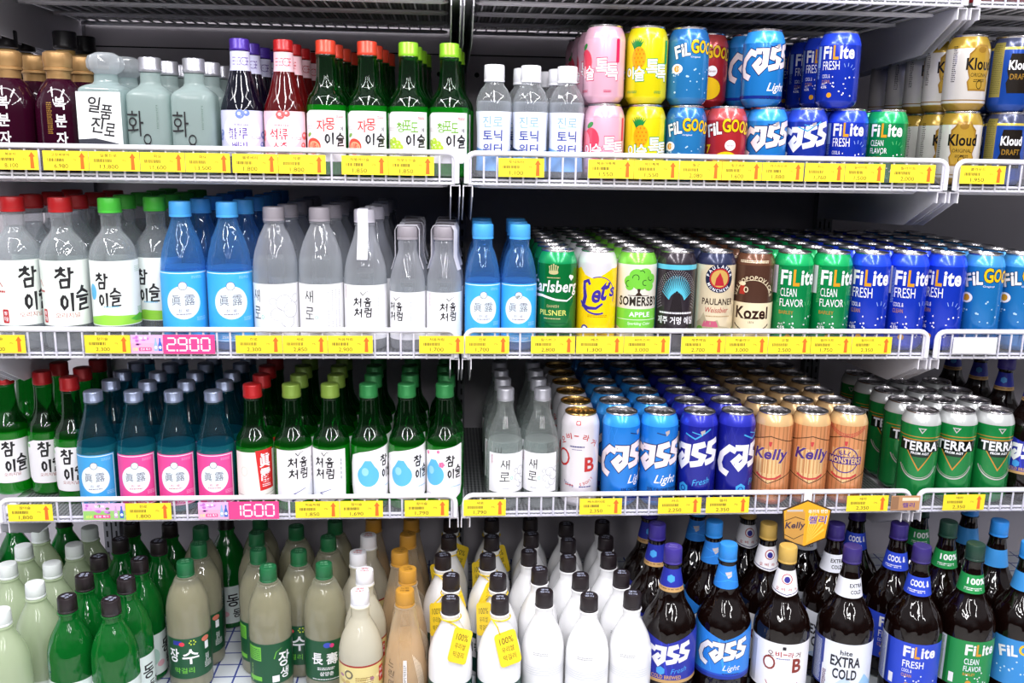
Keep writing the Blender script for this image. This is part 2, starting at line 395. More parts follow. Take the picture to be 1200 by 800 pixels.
def bracket(x, z, label):
    """one inverted-channel shelf arm: two plates and a web, shallow nose, chamfer, deep root"""
    P2 = [(GY+2, z-11), (GY+2, z-29), (GY+12, z-29), (GY+105, z-74), (BY-27, z-92), (BY-27, z-11)]
    pz = []
    for sx in (-8, 6.4):
        V = [(sx, y-GY, zz-z) for y, zz in P2]+[(sx+1.6, y-GY, zz-z) for y, zz in P2]; n = 6
        F = [tuple(range(n)), tuple(range(n, 2*n))[::-1]]+[(i, n+i, n+(i+1) % n, (i+1) % n) for i in range(n)]
        pz.append((V, F, [WHITE]*len(F), False))
    pz.append(box(-6.4, 6.4, 2, BY-27-GY, -12.6, -11, WHITE))
    o = bpy.data.objects.new('shelf_bracket', build('shelf_bracket', pz)); COL.objects.link(o); o.location = (x*MM, GY*MM, z*MM)
    setp(o, label, 'bracket', 'white steel brackets carrying the shelves')

def shelf(xa, xb, z, label, gd=0):
    o = empty('wire_shelf', (xa+xb)/2, GY, z); setp(o, label, 'shelf', 'white wire shelves of the cooler')
    hw = (xb-xa)/2; dep = BY-32-GY
    # deck: front-to-back wires, cross bars, liner
    dk = [box(-hw+2, hw-2, 2, dep, -7.5, -1.2, LINER)]
    child('liner', build('shelf_liner', dk), o)
    wr = []; n = int(2*hw/21)
    for i in range(n+1):
        x = -hw+6+(2*hw-12)*i/n
        wr.append(tube([(x, 0, 32+gd), (x, 0, -8), (x, 3, -10.5), (x, dep, -10.5)], 1.7, WHITE, 6))
    for y, h2 in ((60, 18), (190, 22), (330, 22), (dep-14, 18)):
        for dy in (0, h2):
            wr.append(tube([(-hw+22, y+dy, -14.5), (hw-22, y+dy, -14.5)], 2.8, WHITE, 6))
        for s in (-1, 1): wr.append(tube([(s*(hw-22), y, -14.5), (s*(hw-16), y+h2/2, -14.5), (s*(hw-22), y+h2, -14.5)], 2.8, WHITE, 6))
        for k in range(1, 3): wr.append(tube([(-hw+2*hw*k/3, y, -14.5), (-hw+2*hw*k/3, y+h2, -14.5)], 2.8, WHITE, 6))
    wr.append(tube([(-hw+2, 1.5, -8.5), (hw-2, 1.5, -8.5)], 2.2, WHITE, 6)); wr.append(tube([(-hw+2, 3.5, -2.5), (hw-2, 3.5, -2.5)], 2.2, WHITE, 6))
    child('wire_deck', build('wire_deck', wr), o)
    c = []                                                              # guard rail with rounded shoulders
    for k in range(5): t = math.radians(22.5*k); c.append((hw-14+14*sin(t), 0, 20+gd+14*cos(t)))
    path = [(-p[0], p[1], p[2]) for p in [(hw, 0, -8)]+c[::-1]]+c+[(hw, 0, -8)]
    child('guard_rail', build('guard_rail', [tube(path, 4.4, WHITE, 10)]), o)
    child('price_channel', build('price_channel', [box(-hw+6, hw-6, -8.6, -7.6, -1+gd, 29+gd, ACRYL), box(-hw+6, hw-6, -8.6, -2.5, -2.4+gd, -1+gd, ACRYL)]), o)
TIER = ['topmost', 'second', 'third', 'fourth']
WHAT0 = ['shelf above the wine and stacked cans', 'shelf of soju bottles and stacked cans', 'shelf of plastic bottles and tall cans', 'shelf of pink-label bottles and gold cans']
BAYS = [(B0+9, B1-8, 'bay beside the side bracket'), (B1+8, B2-8, 'middle bay beyond the slotted post'), (B2+9, 1560, 'far bay of gold and dark green cans')]
HOLD = [['with purple wine bottles beneath', 'with tall pink and yellow cans beneath', 'with white and gold cans beneath'],
        ['holding wine, frosted square bottles and fruit soju', 'holding tonic bottles and two layers of short cans', 'holding white-gold and dark blue cans'],
        ['holding big clear soju bottles with red and green caps', 'holding a long row of assorted tall beer cans', 'holding light blue whale-coloured cans'],
        ['holding pink-label and green glass soju bottles', 'holding blue and copper tall cans', 'holding green tall cans and dark bottles']]
HOLD[2][2] = 'holding light blue tall cans with a blank tag'
for t in range(4):
    for i, (a, b, _) in enumerate(BAYS):
        shelf(a, b, ZS[t], 'white wire shelf %s' % HOLD[t][i], GDZ[t])
    for x, w in ((B0-11, 'outer side of the soju bay'), (B0+11, 'inner side of the soju bay'), (B1-10, 'soju side of the slotted post'), (B1+10, 'can side of the slotted post'), (B2-10, 'near plate of the pair by the white-gold cans'), (B2+11, 'far plate of the pair by the white-gold cans')):
        bracket(x, ZS[t], 'white shelf bracket under the %s shelf, %s' % (TIER[t], w))

# ------------------------------------------------------------------ cans
def can_profile(h): return [(23.5, 0), (25.5, .8), (27, 2.4), (32.2, 9.5), (33, 12), (33, h-22), (32.4, h-18), (29.8, h-9.5), (27.2, h-4.6), (26.6, h-3.4), (27.1, h-2.2)]
def can_lid(h):
    return build('can_lid', [lathe([(26.2, h-4.0), (27.3, h-2.6), (27.5, h-1.2), (26.9, h-.2), (26.0, h-.2), (25.4, h-1.2), (24.6, h-6.2), (23.6, h-6.6), (22.8, h-5.2), (14, h-5.0), (0.3, h-5.0)], LIDM, 32, False, False)])
LIDM = P('can_lid_metal', (196, 192, 194), .24, .95); LIDG = P('can_lid_gold', (196, 160, 96), .24, .95)
def pull_tab(h, m):
    V, F = [], []; n = 16
    for z in (h-4.6, h-3.4):
        for k in range(n):
            t = 2*pi*k/n; V.append((7.2*cos(t), 4+12*sin(t), z))
        for k in range(n):
            t = 2*pi*k/n; V.append((3.6*cos(t), 9.5+4.2*sin(t), z))
    for k in range(n):
        j = (k+1) % n
        F += [(k, j, n+j, n+k), (2*n+k, 3*n+k, 3*n+j, 2*n+j), (k, 2*n+k, 2*n+j, j), (n+k, n+j, 3*n+j, 3*n+k)]
    m2 = P('mouth_score', (120, 118, 120), .3, .9)
    sc = ([(9*cos(2*pi*k/n), -11+8*sin(2*pi*k/n), h-4.9) for k in range(n)], [tuple(range(n))], [m2], False)
    return build('pull_tab', [(V, F, [m]*len(F), False), sc, lathe([(2, h-5), (2, h-3), (.2, h-2.8)], m, 10)])
_LID = {}
def can(h, base, art, bands=None, gold=False):
    p = can_profile(h)
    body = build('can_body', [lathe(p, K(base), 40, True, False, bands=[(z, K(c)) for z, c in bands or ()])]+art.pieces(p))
    if (h, gold) not in _LID:
        global LIDM; keep = LIDM
        if gold: LIDM = LIDG
        _LID[(h, gold)] = (can_lid(h), pull_tab(h, LIDM)); LIDM = keep
    l, t = _LID[(h, gold)]
    return Kind('beer_can', 'can', h, 33.6, [('body', body), ('lid', l, [('pull_tab', t)])])
W = K((240, 238, 245), .05, .3); KW = K((236, 232, 240), .05, .3); BK = K((26, 24, 28), .05, .35)
def fine(a, u, v, w, n, m, h=1.6, gap=2.6):            # unreadably small print as broken lines
    rnd = random.Random(int(u*7+v*3+n))
    for i in range(n):
        x = u
        while x < u+w-1:
            l = min(rnd.uniform(1, 4), u+w-x); a.rect(x, v-i*gap-h, x+l, v-i*gap, m); x += l+.7
    return a

# -- 500 ml cans (168 mm)
a = Art(); g = K((214, 206, 150), .3)
a.ell(0, 124, 8, 3.4, g); a.rect(-7.5, 124, 7.5, 127, g)
for k in (-7, -3.5, 0, 3.5, 7): a.line([(k*.8, 126), (k, 133+(3-abs(k)*.5))], 1.6, g); a.ell(k, 134+(3-abs(k)*.5), 1.4, 1.4, g, 8)
fine(a, -11, 116, 22, 1, g); a.text('Carlsberg', 0, 98, 26, W, w=92, bold=.02, shear=.12)
a.line([(-46, 84), (-20, 85), (5, 79), (24, 77), (36, 84)], 5, W, 1.5); a.ell(30, 117, 3, 3, W, 10); a.ell(34, 116, 3, 3, W, 10); a.poly([(27.6, 116), (36, 115), (32, 110)], W)
a.text('DANISH', 0, 68, 4.5, g, w=20); a.text('PILSNER', 0, 57, 9, K((226, 232, 120), .2), w=48, bold=.01); fine(a, -15, 48, 28, 1, g); fine(a, -20, 40, 44, 1, K((20, 100, 60)))
CARLS = can(168, (6, 112, 52), a.mv(8), [(148, (20, 158, 92))])

a = Art(); Y = K((246, 206, 10), .1); PU = K((62, 48, 150), .1)
a.poly([(-103, 128), (-60, 136), (-40, 124), (-30, 128), (-20, 116), (-8, 111), (4, 113), (16, 120), (28, 127), (40, 127), (60, 134), (80, 126), (103, 130), (103, 14), (-103, 14)], Y)
a.ring(4, 82, 30, 32, 1.6, PU, -20, 110); a.ring(2, 80, 32, 30, 3, PU, 195, 290)
a.line([(-11, 100), (-14, 107), (-21, 104), (-21, 92), (-19, 80), (-22, 68)], 4, PU, 7.5); a.line([(-25, 66), (-14, 61), (0, 61), (11, 69)], 7, PU, 3.5)
a.text('e', 0, 81, 22, PU, w=15, bold=.04, shear=.2); a.text('t', 13, 90, 32, PU, w=13, bold=.04, shear=.2); a.text("'s", 27, 92, 24, PU, w=18, bold=.03, shear=.2)
fine(a, -14, 50, 34, 2, K((190, 150, 10), .1)); a.ell(-19, 26, 6.5, 6.5, PU); a.ell(-19, 26, 4, 4, W)
a.mv(12).rect(-103, 14, 103, 27, Y)
LETS = can(168, (233, 230, 236), a)

a = Art(); LG = K((122, 208, 70), .15); DG = K((40, 78, 40), .1); BR = K((60, 44, 36), .1); CRM = K((226, 220, 208), .1)
for u, v, r in ((-14, 106, 12), (-4, 116, 13), (10, 118, 12), (20, 110, 11), (2, 104, 14), (18, 98, 9), (-16, 97, 7)): a.ell(u, v, r, r*.85, LG, 18)
for u, v, r, b, e in ((-6, 112, 6, -40, 190), (10, 104, 5, 60, 300), (20, 112, 5, 150, 330), (-17, 102, 6, 90, 260), (4, 120, 5, 0, 140)): a.ring(u, v, r, r, 1.3, DG, b, e, 12)
a.poly([(-3, 94), (3, 94), (1.6, 88), (6, 83), (-6, 83), (-1.6, 88)], BR); a.rect(-18, 82, 18, 83, BR)
a.text('SOMERSBY', 2, 73, 16, K((52, 46, 40), .1), w=74, bold=.03)
a.poly([(-44, 60), (44, 60), (44, 30), (22, 22), (0, 20), (-22, 22), (-44, 30)], LG); a.text('APPLE', 3, 51, 8, W, w=36, bold=.02); a.line([(-40, 42), (40, 42)], .7, W); a.text('Sparkling Cider', 3, 35, 6, W, w=40, shear=.25)
SOMER = can(168, (226, 220, 208), a.mv(12), [(147, (128, 212, 72))])

a = Art(); CY = K((96, 200, 226), .2); GR = K((182, 180, 186), .2)
for k in range(21):
    t = math.radians(18+144*k/20)
    a.line([(13*cos(t), 70+17*sin(t)), (27*cos(t), 76+40*sin(t))], 2.2, CY, .8)
for i in range(5):
    for k in range(30+i*3):
        t = math.radians(-25+230*k/(29+i*3)); R = 31+i*2.6
        a.ell(R*cos(t)*.95, 78+R*sin(t)*1.1, .75, .75, GR, 5)
a.poly([(-13, 44), (13, 44), (9, 66), (5, 86), (0, 90), (-5, 86), (-9, 66)], K((40, 34, 38), .2))
fine(a, -30, 54, 60, 1, W, 3); a.text('제주 거멍 에일', 0, 40, 13, W, w=66, bold=.05); a.mv(13).rect(-103, 138, 103, 146, CY)
for u in (-46, 48): a.rect(u-3, 14, u+3, 138, CY)
JEJU = can(168, (52, 44, 52), a)

a = Art(); RD = K((176, 40, 52), .1); NV = K((34, 38, 66), .1); OK_ = K((206, 166, 90), .15); PKM = K((196, 92, 120), .1); LEAF = K((96, 150, 60), .1)
a.ell(0, 110, 24, 24, NV, 36); a.ell(0, 110, 17, 17, RD, 32); a.ell(0, 110, 14.5, 14.5, OK_, 28); a.poly([(-8, 98), (8, 98), (5, 110), (0, 120), (-6, 110)], RD)
a.arc('PAULANER', 0, 110, 20.3, 5.2, W, 90, 7.6, .02); [a.text(c, 20.3*cos(math.radians(210+17*i)), 110+20.3*sin(math.radians(210+17*i)), 4.8, W, rot=300+17*i-0, bold=.02) for i, c in enumerate('MÜNCHEN')]
a.text('PAULANER', 0, 71, 11, K((60, 44, 40), .1), w=56, bold=.015); a.text('Weissbier', -2, 57, 9, RD, w=40, shear=.2); fine(a, -20, 47, 42, 1, K((180, 150, 110), .1))
a.poly([(-38, 14), (-38, 34), (-30, 40), (-24, 52), (-19, 40), (-12, 36), (0, 40), (4, 30), (16, 28), (30, 24), (40, 30), (40, 14)], K((170, 160, 130), .1)); a.poly([(-26, 28), (-22, 38), (-2, 38), (2, 28)], PKM)
for u, v in ((-30, 24), (-22, 20), (-10, 22), (4, 20), (16, 20), (28, 18), (36, 22)): a.ell(u, v, 6, 5, LEAF, 10)
PAUL = can(168, (232, 216, 184), a.mv(14), [(146, (44, 50, 82))])

a = Art(); CR = K((236, 220, 186), .1); KB = K((54, 30, 24), .1)
a.rect(-103, 12, 103, 70, CR); a.arc('VELKOPOPOVICKÝ', 0, 78, 34, 7, CR, 90, 7.4, .01)
a.ring(0, 78, 31, 31, .8, CR, 5, 175); a.poly([(-24, 84), (-14, 84), (-15, 100), (-23, 100)], K((170, 40, 30), .1)); a.ell(-19, 102, 6, 3.6, CR, 12); a.ring(-12, 92, 4, 5, 1.6, CR)
a.text('Kozel', 0, 53, 21, KB, w=58, bold=.03); a.line([(-12, 43), (24, 45)], 1.6, KB); a.text('1874', 0, 37, 3.6, KB)
for s in (-1, 1):
    for k in range(6): a.ell(s*(30-k*4), 32-k*3.2+k*k*.2, 2.6, 1.1, KB, 8, rot=s*.9)
a.mv(13); a.rect(-103, 12, 103, 26, CR); fine(a, -26, 154, 50, 2, CR, 1.4, 2.4)
KOZEL = can(168, (84, 54, 42), a, [(146, (112, 72, 52))])

OR = K((226, 160, 40), .2)
def filite(h, base, lines, tone, k=1.0, top=126):
    a = Art(); w = 30*k
    a.rect(-50*k, h-23, -40*k, h-70*k, W if k > .95 else tone); fine(a, -39, h-26, 6, int(30*k), tone, 1, 2)
    for s, u, ww, m in (('Fi', -24, 18, W), ('L', -6.5, 11, OR), ('ite', 16, 30, W)): a.text(s, u*k, top, (28 if s == 'L' else 25)*k, m, w=ww*k, bold=.05)
    y = top-25*k
    for t, hh, ww, m in lines: a.text(t, (-32+ww/2)*k, y, hh*k, m, w=ww*k, bold=.0, shear=-.04); y -= (hh+3.5)*k
    a.text('ALC', -28*k, 47*k, 3.4*k, W); a.text('4.5%', -27*k, 41*k, 5*k, W, bold=.02)
    for i in range(16):
        r = random.Random(i*5+3); a.ell(r.uniform(-24, 40)*k, r.uniform(20, 62)*k, r.uniform(.8, 1.9)*k, r.uniform(.8, 1.9)*k, W, 8)
    for t in (35, 60, 85, 110): a.line([((18+14*cos(math.radians(t)))*k, (66+14*sin(math.radians(t)))*k), ((18+21*cos(math.radians(t)))*k, (66+21*sin(math.radians(t)))*k)], 1.2*k, tone)
    a.ell(-14*k, 25*k, 5*k, 5*k, OR, 16)
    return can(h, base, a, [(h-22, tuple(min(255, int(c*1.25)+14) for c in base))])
LB = K((150, 180, 240), .2); LGN = K((90, 190, 120), .2); OG = K((196, 140, 44), .2)
FILB = filite(168, (20, 54, 190), [('FRESH', 17, 34, W), ('COOL &', 7, 17, W), ('CLEAN', 7, 17, OG)], LB)
FILG = filite(168, (8, 138, 74), [('CLEAN', 14, 27, W), ('FLAVOR', 13, 40, W), ('BARLEY', 6, 24, OG)], LGN)
FILBS = filite(119.5, (22, 50, 178), [('FRESH', 17, 34, W), ('COOL &', 7, 17, W), ('CLEAN', 7, 17, OG)], LB, .8, 86)
FILGS = filite(119.5, (8, 128, 70), [('CLEAN', 12, 26, W), ('FLAVOR', 11, 34, W), ('BARLEY', 6, 24, OG)], LGN, .8, 86)

def filgood(h, base, pale, k=1.0, face=None, orig=None):
    a = Art(); t = h-42*k; NV2 = K(tuple(int(c*.45) for c in base), .2)
    x = -32
    for ch, hh, ww, r, m, dy in (('F', 23, 12, 14, W, -4), ('i', 23, 5, 10, W, -1), ('L', 23, 10, 6, W, 1), ('G', 25, 15, 4, Yk, 6), ('O', 23, 14, -3, Yk, 6), ('O', 22, 14, -10, Yk, 4), ('D', 22, 13, -16, Yk, 0)):
        a.text(ch, (x+ww/2)*k, t+dy*k, hh*k, m, w=ww*k, bold=.06, rot=r, ol=NV2, olw=.05); x += ww+1.2
    a.text('Original', 8*k, t-13*k, 4*k, W, w=18*k)
    for i in range(22):
        r = random.Random(i*3+1); q = r.uniform(.9, 2.2)*k; a.ell(r.uniform(-40, 44)*k, r.uniform(18, h-68*k), q, q, pale, 8)
    a.ell(-26*k, h-76*k, 11*k, 9*k, W, 16); a.ell(-26*k, h-76*k, 6*k, 6*k, OR, 14)
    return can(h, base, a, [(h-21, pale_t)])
Yk = K((246, 196, 20), .15); pale_t = (74, 160, 226)
PALE = K((176, 214, 240), .15)
FGB = filgood(168, (30, 118, 190), PALE); pale_t = (40, 110, 180)
FGBS = filgood(119.5, (40, 122, 186), PALE, .85)
pale_t = (196, 70, 70)
a = Art(); RD2 = K((90, 20, 26), .2)
x = -34
for ch, hh, ww, r, m, dy in (('F', 20, 11, 12, W, -3), ('i', 20, 5, 9, W, -1), ('L', 20, 9, 5, W, 1), ('G', 22, 13, 4, Yk, 5), ('O', 20, 13, -3, Yk, 5), ('O', 19, 12, -10, Yk, 3), ('D', 19, 12, -16, Yk, 0)):
    a.text(ch, x+ww/2, 84+dy, hh, m, w=ww, bold=.06, rot=r, ol=RD2, olw=.05); x += ww+1
a.ell(8, 58, 8.5, 8.5, W, 20); a.text('7', -30, 52, 14, Yk, bold=.06); a.text('Seven', 8, 58, 4, K((150, 30, 36), .2), w=12); a.ell(2, 30, 22, 18, Yk, 26)
FGRS = can(119.5, (176, 40, 48), a, [(98, (204, 78, 80))])

PKW = K((240, 226, 232), .1); DL = K((24, 40, 92), .1); CB = K((64, 170, 236), .2)
def cass(h, base, fresh, k=1.0):
    a = Art(); c = h*(.52 if k == 1 else .56)
    for i in range(9):
        r = random.Random(i); u = r.uniform(-60, 60); a.line([(u, h-24), (u+r.uniform(-30, 30), h*.45)], .7, K(tuple(min(255, int(x*1.12)+8) for x in base), .35))
    a.cass(0, c, 114*k, 0, 10.6*k, W if fresh else PKW, None if fresh else DL)
    a.poly([(16*k, h-30*k), (24*k, h-27*k), (24*k, h-33*k), (19*k, h-38*k)], K((190, 180, 180), .3)); a.line([(2*k, h-32*k), (18*k, h-36*k)], 1.6*k, CB if fresh else DL)
    if fresh:
        a.line([(-10*k, h-36*k), (8*k, h-44*k), (34*k, h-26*k)], 2.4*k, CB); a.text('Fresh', 22*k, c-40*k, 11*k, CB, w=30*k, shear=.4, rot=12)
        a.poly([(-10*k+10*k*cos(math.radians(90+60*j)), c-55*k+11*k*sin(math.radians(90+60*j))) for j in range(6)], CB); a.ring(-10*k, c-55*k, 5*k, 5*k, 1.6*k, K(base)); 
        a.text('COLD BREWED', 0, c-74*k, 8*k, K((204, 156, 84), .3), w=62*k, bold=.01)
    else:
        a.text('Light', 22*k, c-(37 if k == 1 else 46)*k, 20*k, W, w=40*k, shear=.35, bold=.01); a.text('33% CALORIE DOWN', 18*k, c-(54 if k == 1 else 63)*k, 6.5*k, DL, w=58*k, bold=.02); a.rect(-103, 12, 103, 20*k, K((20, 44, 140), .3))
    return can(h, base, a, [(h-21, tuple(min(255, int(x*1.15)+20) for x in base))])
CASSL = cass(168, (34, 130, 224), False); CASSF = cass(168, (26, 32, 150), True)
CASSLS = cass(119.5, (34, 126, 206), False, .84); CASSFS = cass(119.5, (28, 52, 160), True, .84)

a = Art(); RR_ = K((186, 44, 44), .1); NB = K((48, 44, 120), .1)
for ch, u, v, r in (('오', -30, 108, 25), ('비', -17, 117, 12), ('-', -3, 119, 0), ('라', 14, 116, -12), ('거', 29, 106, -28)): a.text(ch, u, v, 11 if ch != '-' else 2, RR_, w=11 if ch != '-' else 8, rot=r, bold=.05)
a.text('O', -28, 78, 32, RR_, w=28, bold=-.005); a.text('B', 22, 68, 26, RR_, w=19, bold=.05); a.rrect(-4, 138, 4, 146, 2, RR_); a.rrect(-2.4, 139.6, 2.4, 144.4, 1, W); fine(a, -14, 101, 26, 1, NB, 2.4); fine(a, -10, 95, 18, 1, NB, 1)
a.arc('LAGER', 0, 72, 44, 4, NB, 248, -4.6); a.arc('SEOUL', 0, 72, 40, 5, RR_, 295, -5.6); fine(a, -22, 31, 16, 1, RR_, 2); fine(a, 4, 29, 22, 1, NB, 2)
a.mv(12)
OBC = can(168, (232, 226, 232), a, gold=True)

def kelly(mon):
    a = Art(); V = K((74, 42, 130), .2); DK = K((60, 36, 20), .2); TN = K((236, 196, 140), .35); RK = K((196, 62, 62), .2)
    for k in range(26): u = -100+k*8; a.rect(u, 14, u+2.2, 146, K((196, 136, 88), .4))
    a.poly([(-24, 104), (24, 104), (24, 62), (0, 40), (-24, 62)], TN)
    for u in range(-20, 24, 6): a.rect(u, 60-abs(u)*.0, u+2, 102, K((214, 160, 104), .4))
    a.line([(-52, 116), (-32, 119), (0, 128), (32, 119), (52, 116)], 1.4, DK); a.line([(-52, 62), (-28, 54), (0, 42), (28, 54), (52, 62)], 1.4, DK)
    a.line([(-22, 58), (-12, 52), (0, 50), (12, 52), (22, 58)], 3.6, RK); a.poly([(-3, 118), (3, 118), (2, 111), (0, 109), (-2, 111)], RK)
    if mon:
        a.ring(0, 84, 24, 24, 2, V); a.arc('KELLY', 0, 84, 14, 8, V, 90, 8, .03); a.rect(-30, 76, 30, 90, V); a.text('MONSTERS', 0, 83, 11, TN, w=56, bold=.05)
        for k in range(21):
            u = -32+k*3.2; v = 145-16*cos(u/34*pi/2)
            a.line([(u-1, v+3), (u, v), (u+1, v+3)], 1, RK); a.line([(u-1, v-4), (u, v-1), (u+1, v-4)], 1, RK)
    else: a.text('Kelly', 2, 93, 26, V, w=60, bold=.045, shear=.18, ol=TN, olw=.02)
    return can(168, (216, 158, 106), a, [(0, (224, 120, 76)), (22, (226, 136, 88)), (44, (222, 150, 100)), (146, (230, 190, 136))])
KELLY, KELLYM = kelly(False), kelly(True)

a = Art(); TG = K((12, 36, 26), .2); OC = K((200, 140, 50), .3); SLV = K((206, 206, 206), .5)
a.rect(-48, 124, 48, 125.4, OC)
a.poly([(-36, 120), (36, 120), (0, 62)], OC); a.poly([(-33, 118), (33, 118), (0, 66)], TG)
a.rect(-38, 98, 38, 118, TG); a.text('TERRA', 0, 108, 17, W, w=64, bold=.06); a.text('FROM AGT', 0, 95, 4.5, W, w=30, bold=.03)
a.line([(-30, 92), (0, 42)], .01, OC); a.poly([(-14, 88), (14, 88), (0, 66)], K((28, 110, 56), .3))
a.poly([(-7, 141), (7, 141), (0, 131)], SLV); a.poly([(-4, 139.4), (4, 139.4), (0, 133.6)], K((40, 120, 70), .3))
a.ring(0, 84, 36, 38, 2.2, SLV, 200, 340); a.ring(0, 84, 32, 34, .8, SLV, 205, 335)
TERRA = can(168, (20, 130, 62), a, [(147, (206, 208, 208))])

a = Art(); GO = K((150, 112, 40), .2); DK = K((30, 24, 20), .2); GP = K((222, 206, 60), .2)
a.poly([(-17, 20), (17, 20), (20, 34), (17, 40), (20, 50), (20, 78), (14, 84), (10, 92), (-10, 92), (-14, 84), (-20, 78), (-20, 50), (-17, 40), (-20, 34)], GO); a.poly([(-15, 23), (15, 23), (17.5, 35), (15, 41), (17.5, 51), (17.5, 76), (12, 82), (8.5, 89), (-8.5, 89), (-12, 82), (-17.5, 76), (-17.5, 51), (-15, 41), (-17.5, 35)], K((178, 142, 50), .2))
a.text('Kloud', 0, 62, 19, DK, w=46, bold=.06); a.text('ORIGINAL', 0, 45, 6, DK, w=30); fine(a, -10, 38, 20, 2, DK, 1.2); a.ell(0, 84, 7, 5, GO, 14); a.ring(0, 30, 5, 7, 1, DK)
fine(a, -45, 90, 7, 18, DK, 1.1, 3.2); a.mv(11); a.rect(-103, 16, 103, 17.5, GO)
KLOUD = can(119.5, (224, 216, 210), a, [(0, (170, 136, 60)), (12, (222, 216, 212)), (97, (176, 144, 52))])
a = Art()
a.poly([(-16, 18), (16, 18), (19, 34), (16, 42), (19, 54), (15, 80), (-15, 80), (-19, 54), (-16, 42), (-19, 34)], DK); a.text('Kloud', 0, 62, 15, W, w=34, bold=.05); a.text('DRAFT', 0, 44, 9, GO, w=28, bold=.02); a.rect(-46, 12, -26, 98, K((150, 140, 70), .4)); fine(a, -45, 94, 17, 26, K((90, 84, 40), .2), 1.1, 3); a.mv(11)
KLOUDB = can(119.5, (24, 70, 160), a, [(97, (206, 186, 80)), (104, (60, 66, 96))])

def tok(base, fruit, leaf, band, hi):
    a = Art(); pk = K(fruit, .1)
    if hi:                                               # pineapple
        for k in range(7): t = math.radians(50+80*k/6); a.poly([(-17+4*cos(t+1.57), 82+3*sin(t+1.57)), (-17+20*cos(t), 82+20*sin(t)), (-17-4*cos(t+1.57), 82-3*sin(t+1.57))], K(leaf, .1))
        a.ell(-13, 70, 12, 17, pk, 20)
        for i in range(5):
            for j in range(3): a.ell(-20+j*6+(i % 2)*3, 58+i*6, 1.5, 1.5, K((214, 120, 10), .1), 6)
    else:
        a.ell(-22, 62, 15, 20, pk, 22); a.ell(-38, 60, 14, 18, K((240, 130, 150), .1), 22); a.ell(-24, 86, 7, 4, K(leaf, .1), 14, rot=.6)
    bc = K(band, .1)
    for ch, u, v, s in (('이', -28, 47, 17), ('슬', -11, 46, 20), ('톡', 10, 55, 24), ('톡', 27, 48, 24)):
        a.text(ch, u, v, s*1.1+2.4, bc, w=s*.86+2.4, bold=.09, rot=3); a.text(ch, u, v, s*1.1, W, w=s*.86, bold=.05, rot=3)
    a.rrect(33, 62, 39, 98, 2, bc); fine(a, -34, 20, 20, 2, bc, 1, 2.2); fine(a, 14, 20, 12, 2, bc, 1, 2.2)
    return can(119.5, base, a, [(98, tuple(min(255, int(x*.96)) for x in base))])
PEACH = tok((238, 186, 208), (226, 70, 96), (60, 140, 70), (210, 40, 90), False); PINE = tok((236, 222, 20), (240, 160, 20), (30, 130, 60), (20, 150, 80), True)
for q in (PEACH, PINE): q.name = 'soju_can'

# ------------------------------------------------------------------ bottles
def bottle(name, cat, h, prof, glass, cap, labels=(), fill=None, extra=(), seg=36, capart=None, ring=None, lite=None):
    """cap = (z0, z1, r, material, ridged); labels = [(part, Art, mode, y)]; fill = (level, material)"""
    prof = smooth_profile(prof); parts = [('glass' if 'soju' in name or 'wine' in name else 'bottle_body', build('bottle_body', [lathe(prof, lite or glass, seg, True, True, bands=[(fill[0], glass)] if lite else None)]+([ring] if ring else [])))]
    if cap:
        z0, z1, r, m, rg = cap
        c = [(r*.97, z0), (r, z0+1), (r, z0+(z1-z0)*.22), (r-.5, z0+(z1-z0)*.26), (r-.3, z1-2.2), (r-1.2, z1-.5), (r-2.6, z1), (.3, z1)]
        if rg: c = [(r, z0), (r, z0+2.6), (r-.5, z0+3), (r-.5, z0+3.8), (r, z0+4.2), (r-.4, z1-2), (r-1.4, z1-.4), (r-2.8, z1), (.3, z1)]
        pz = [lathe(c, m, 48 if rg else 28, True, False, ridge=(z0+4, z1-1.8, .5) if rg else None)]
        if capart: pz += capart.pieces(None, 'top', z1)
        parts.append(('cap', build('bottle_cap', pz)))
    if fill:
        lv, m = fill; q = [(max(.5, r-1.8), max(z, 2.5), s) for r, z, s in prof if z <= lv]; q.append((max(.5, rad(prof, lv)-1.8), lv, q[-1][2]))
        parts.append(('liquid', build('liquid', [lathe(q, m, seg)])))
    for nm, a, md, y in labels:
        parts.append((nm, build(nm, a.pieces(prof, md, y=y) if md == 'wrap' else [([(x, yy+y, z) for x, yy, z in V], F, M, S) for V, F, M, S in a.pieces(prof, 'flat')])))
    for e in extra: parts.append(e)
    rmax = max(p[0] for p in prof)
    return Kind(name, cat, h, rmax+.25, parts)
CREAM = C((244, 242, 246)); BLK = C(INK); PAPERG = C((236, 242, 238))
def ang(prof_r, deg): return prof_r*math.radians(deg)

# -- 360 ml green soju bottle
SOJU = [(29, 0), (31.2, 3), (31.8, 7), (31.8, 107), (31, 115), (28.5, 124), (23, 133), (18.6, 141), (16.6, 150), (15.2, 168), (14.4, 186), (14.4, 186), (15.4, 187), (15.4, 190), (14, 191), (14, 200)]
GREEN = G('green_glass', (60, 160, 84), (16, 120, 40), .05); GLITE = G('filled_green_glass', (150, 236, 160), (40, 180, 60), .06); GLIQ = G('green_soju', (70, 220, 80), (52, 190, 62), .66, 1.02)
def soju(lab, capm, twist=None):
    return bottle('soju_bottle', 'bottle', 212, SOJU, GREEN, (190, 212, 15.8, capm, False), [('label', lab, 'wrap', 0)], (112, GLIQ), lite=GLITE)
def lab_shape(a, u0, u1, v0, v1, m, r=8, tl=0):
    return a.poly([(u0+r*.3, v0+r*.5), (u0+r, v0), (u1-r, v0), (u1-r*.25, v0+r*.5), (u1, v0+r*1.5), (u1, v1), (u0+r*1.5, v1-tl), (u0+r*.3, v1-tl-r*.5), (u0, v1-tl-r*1.6), (u0, v0+r*1.5)], m)
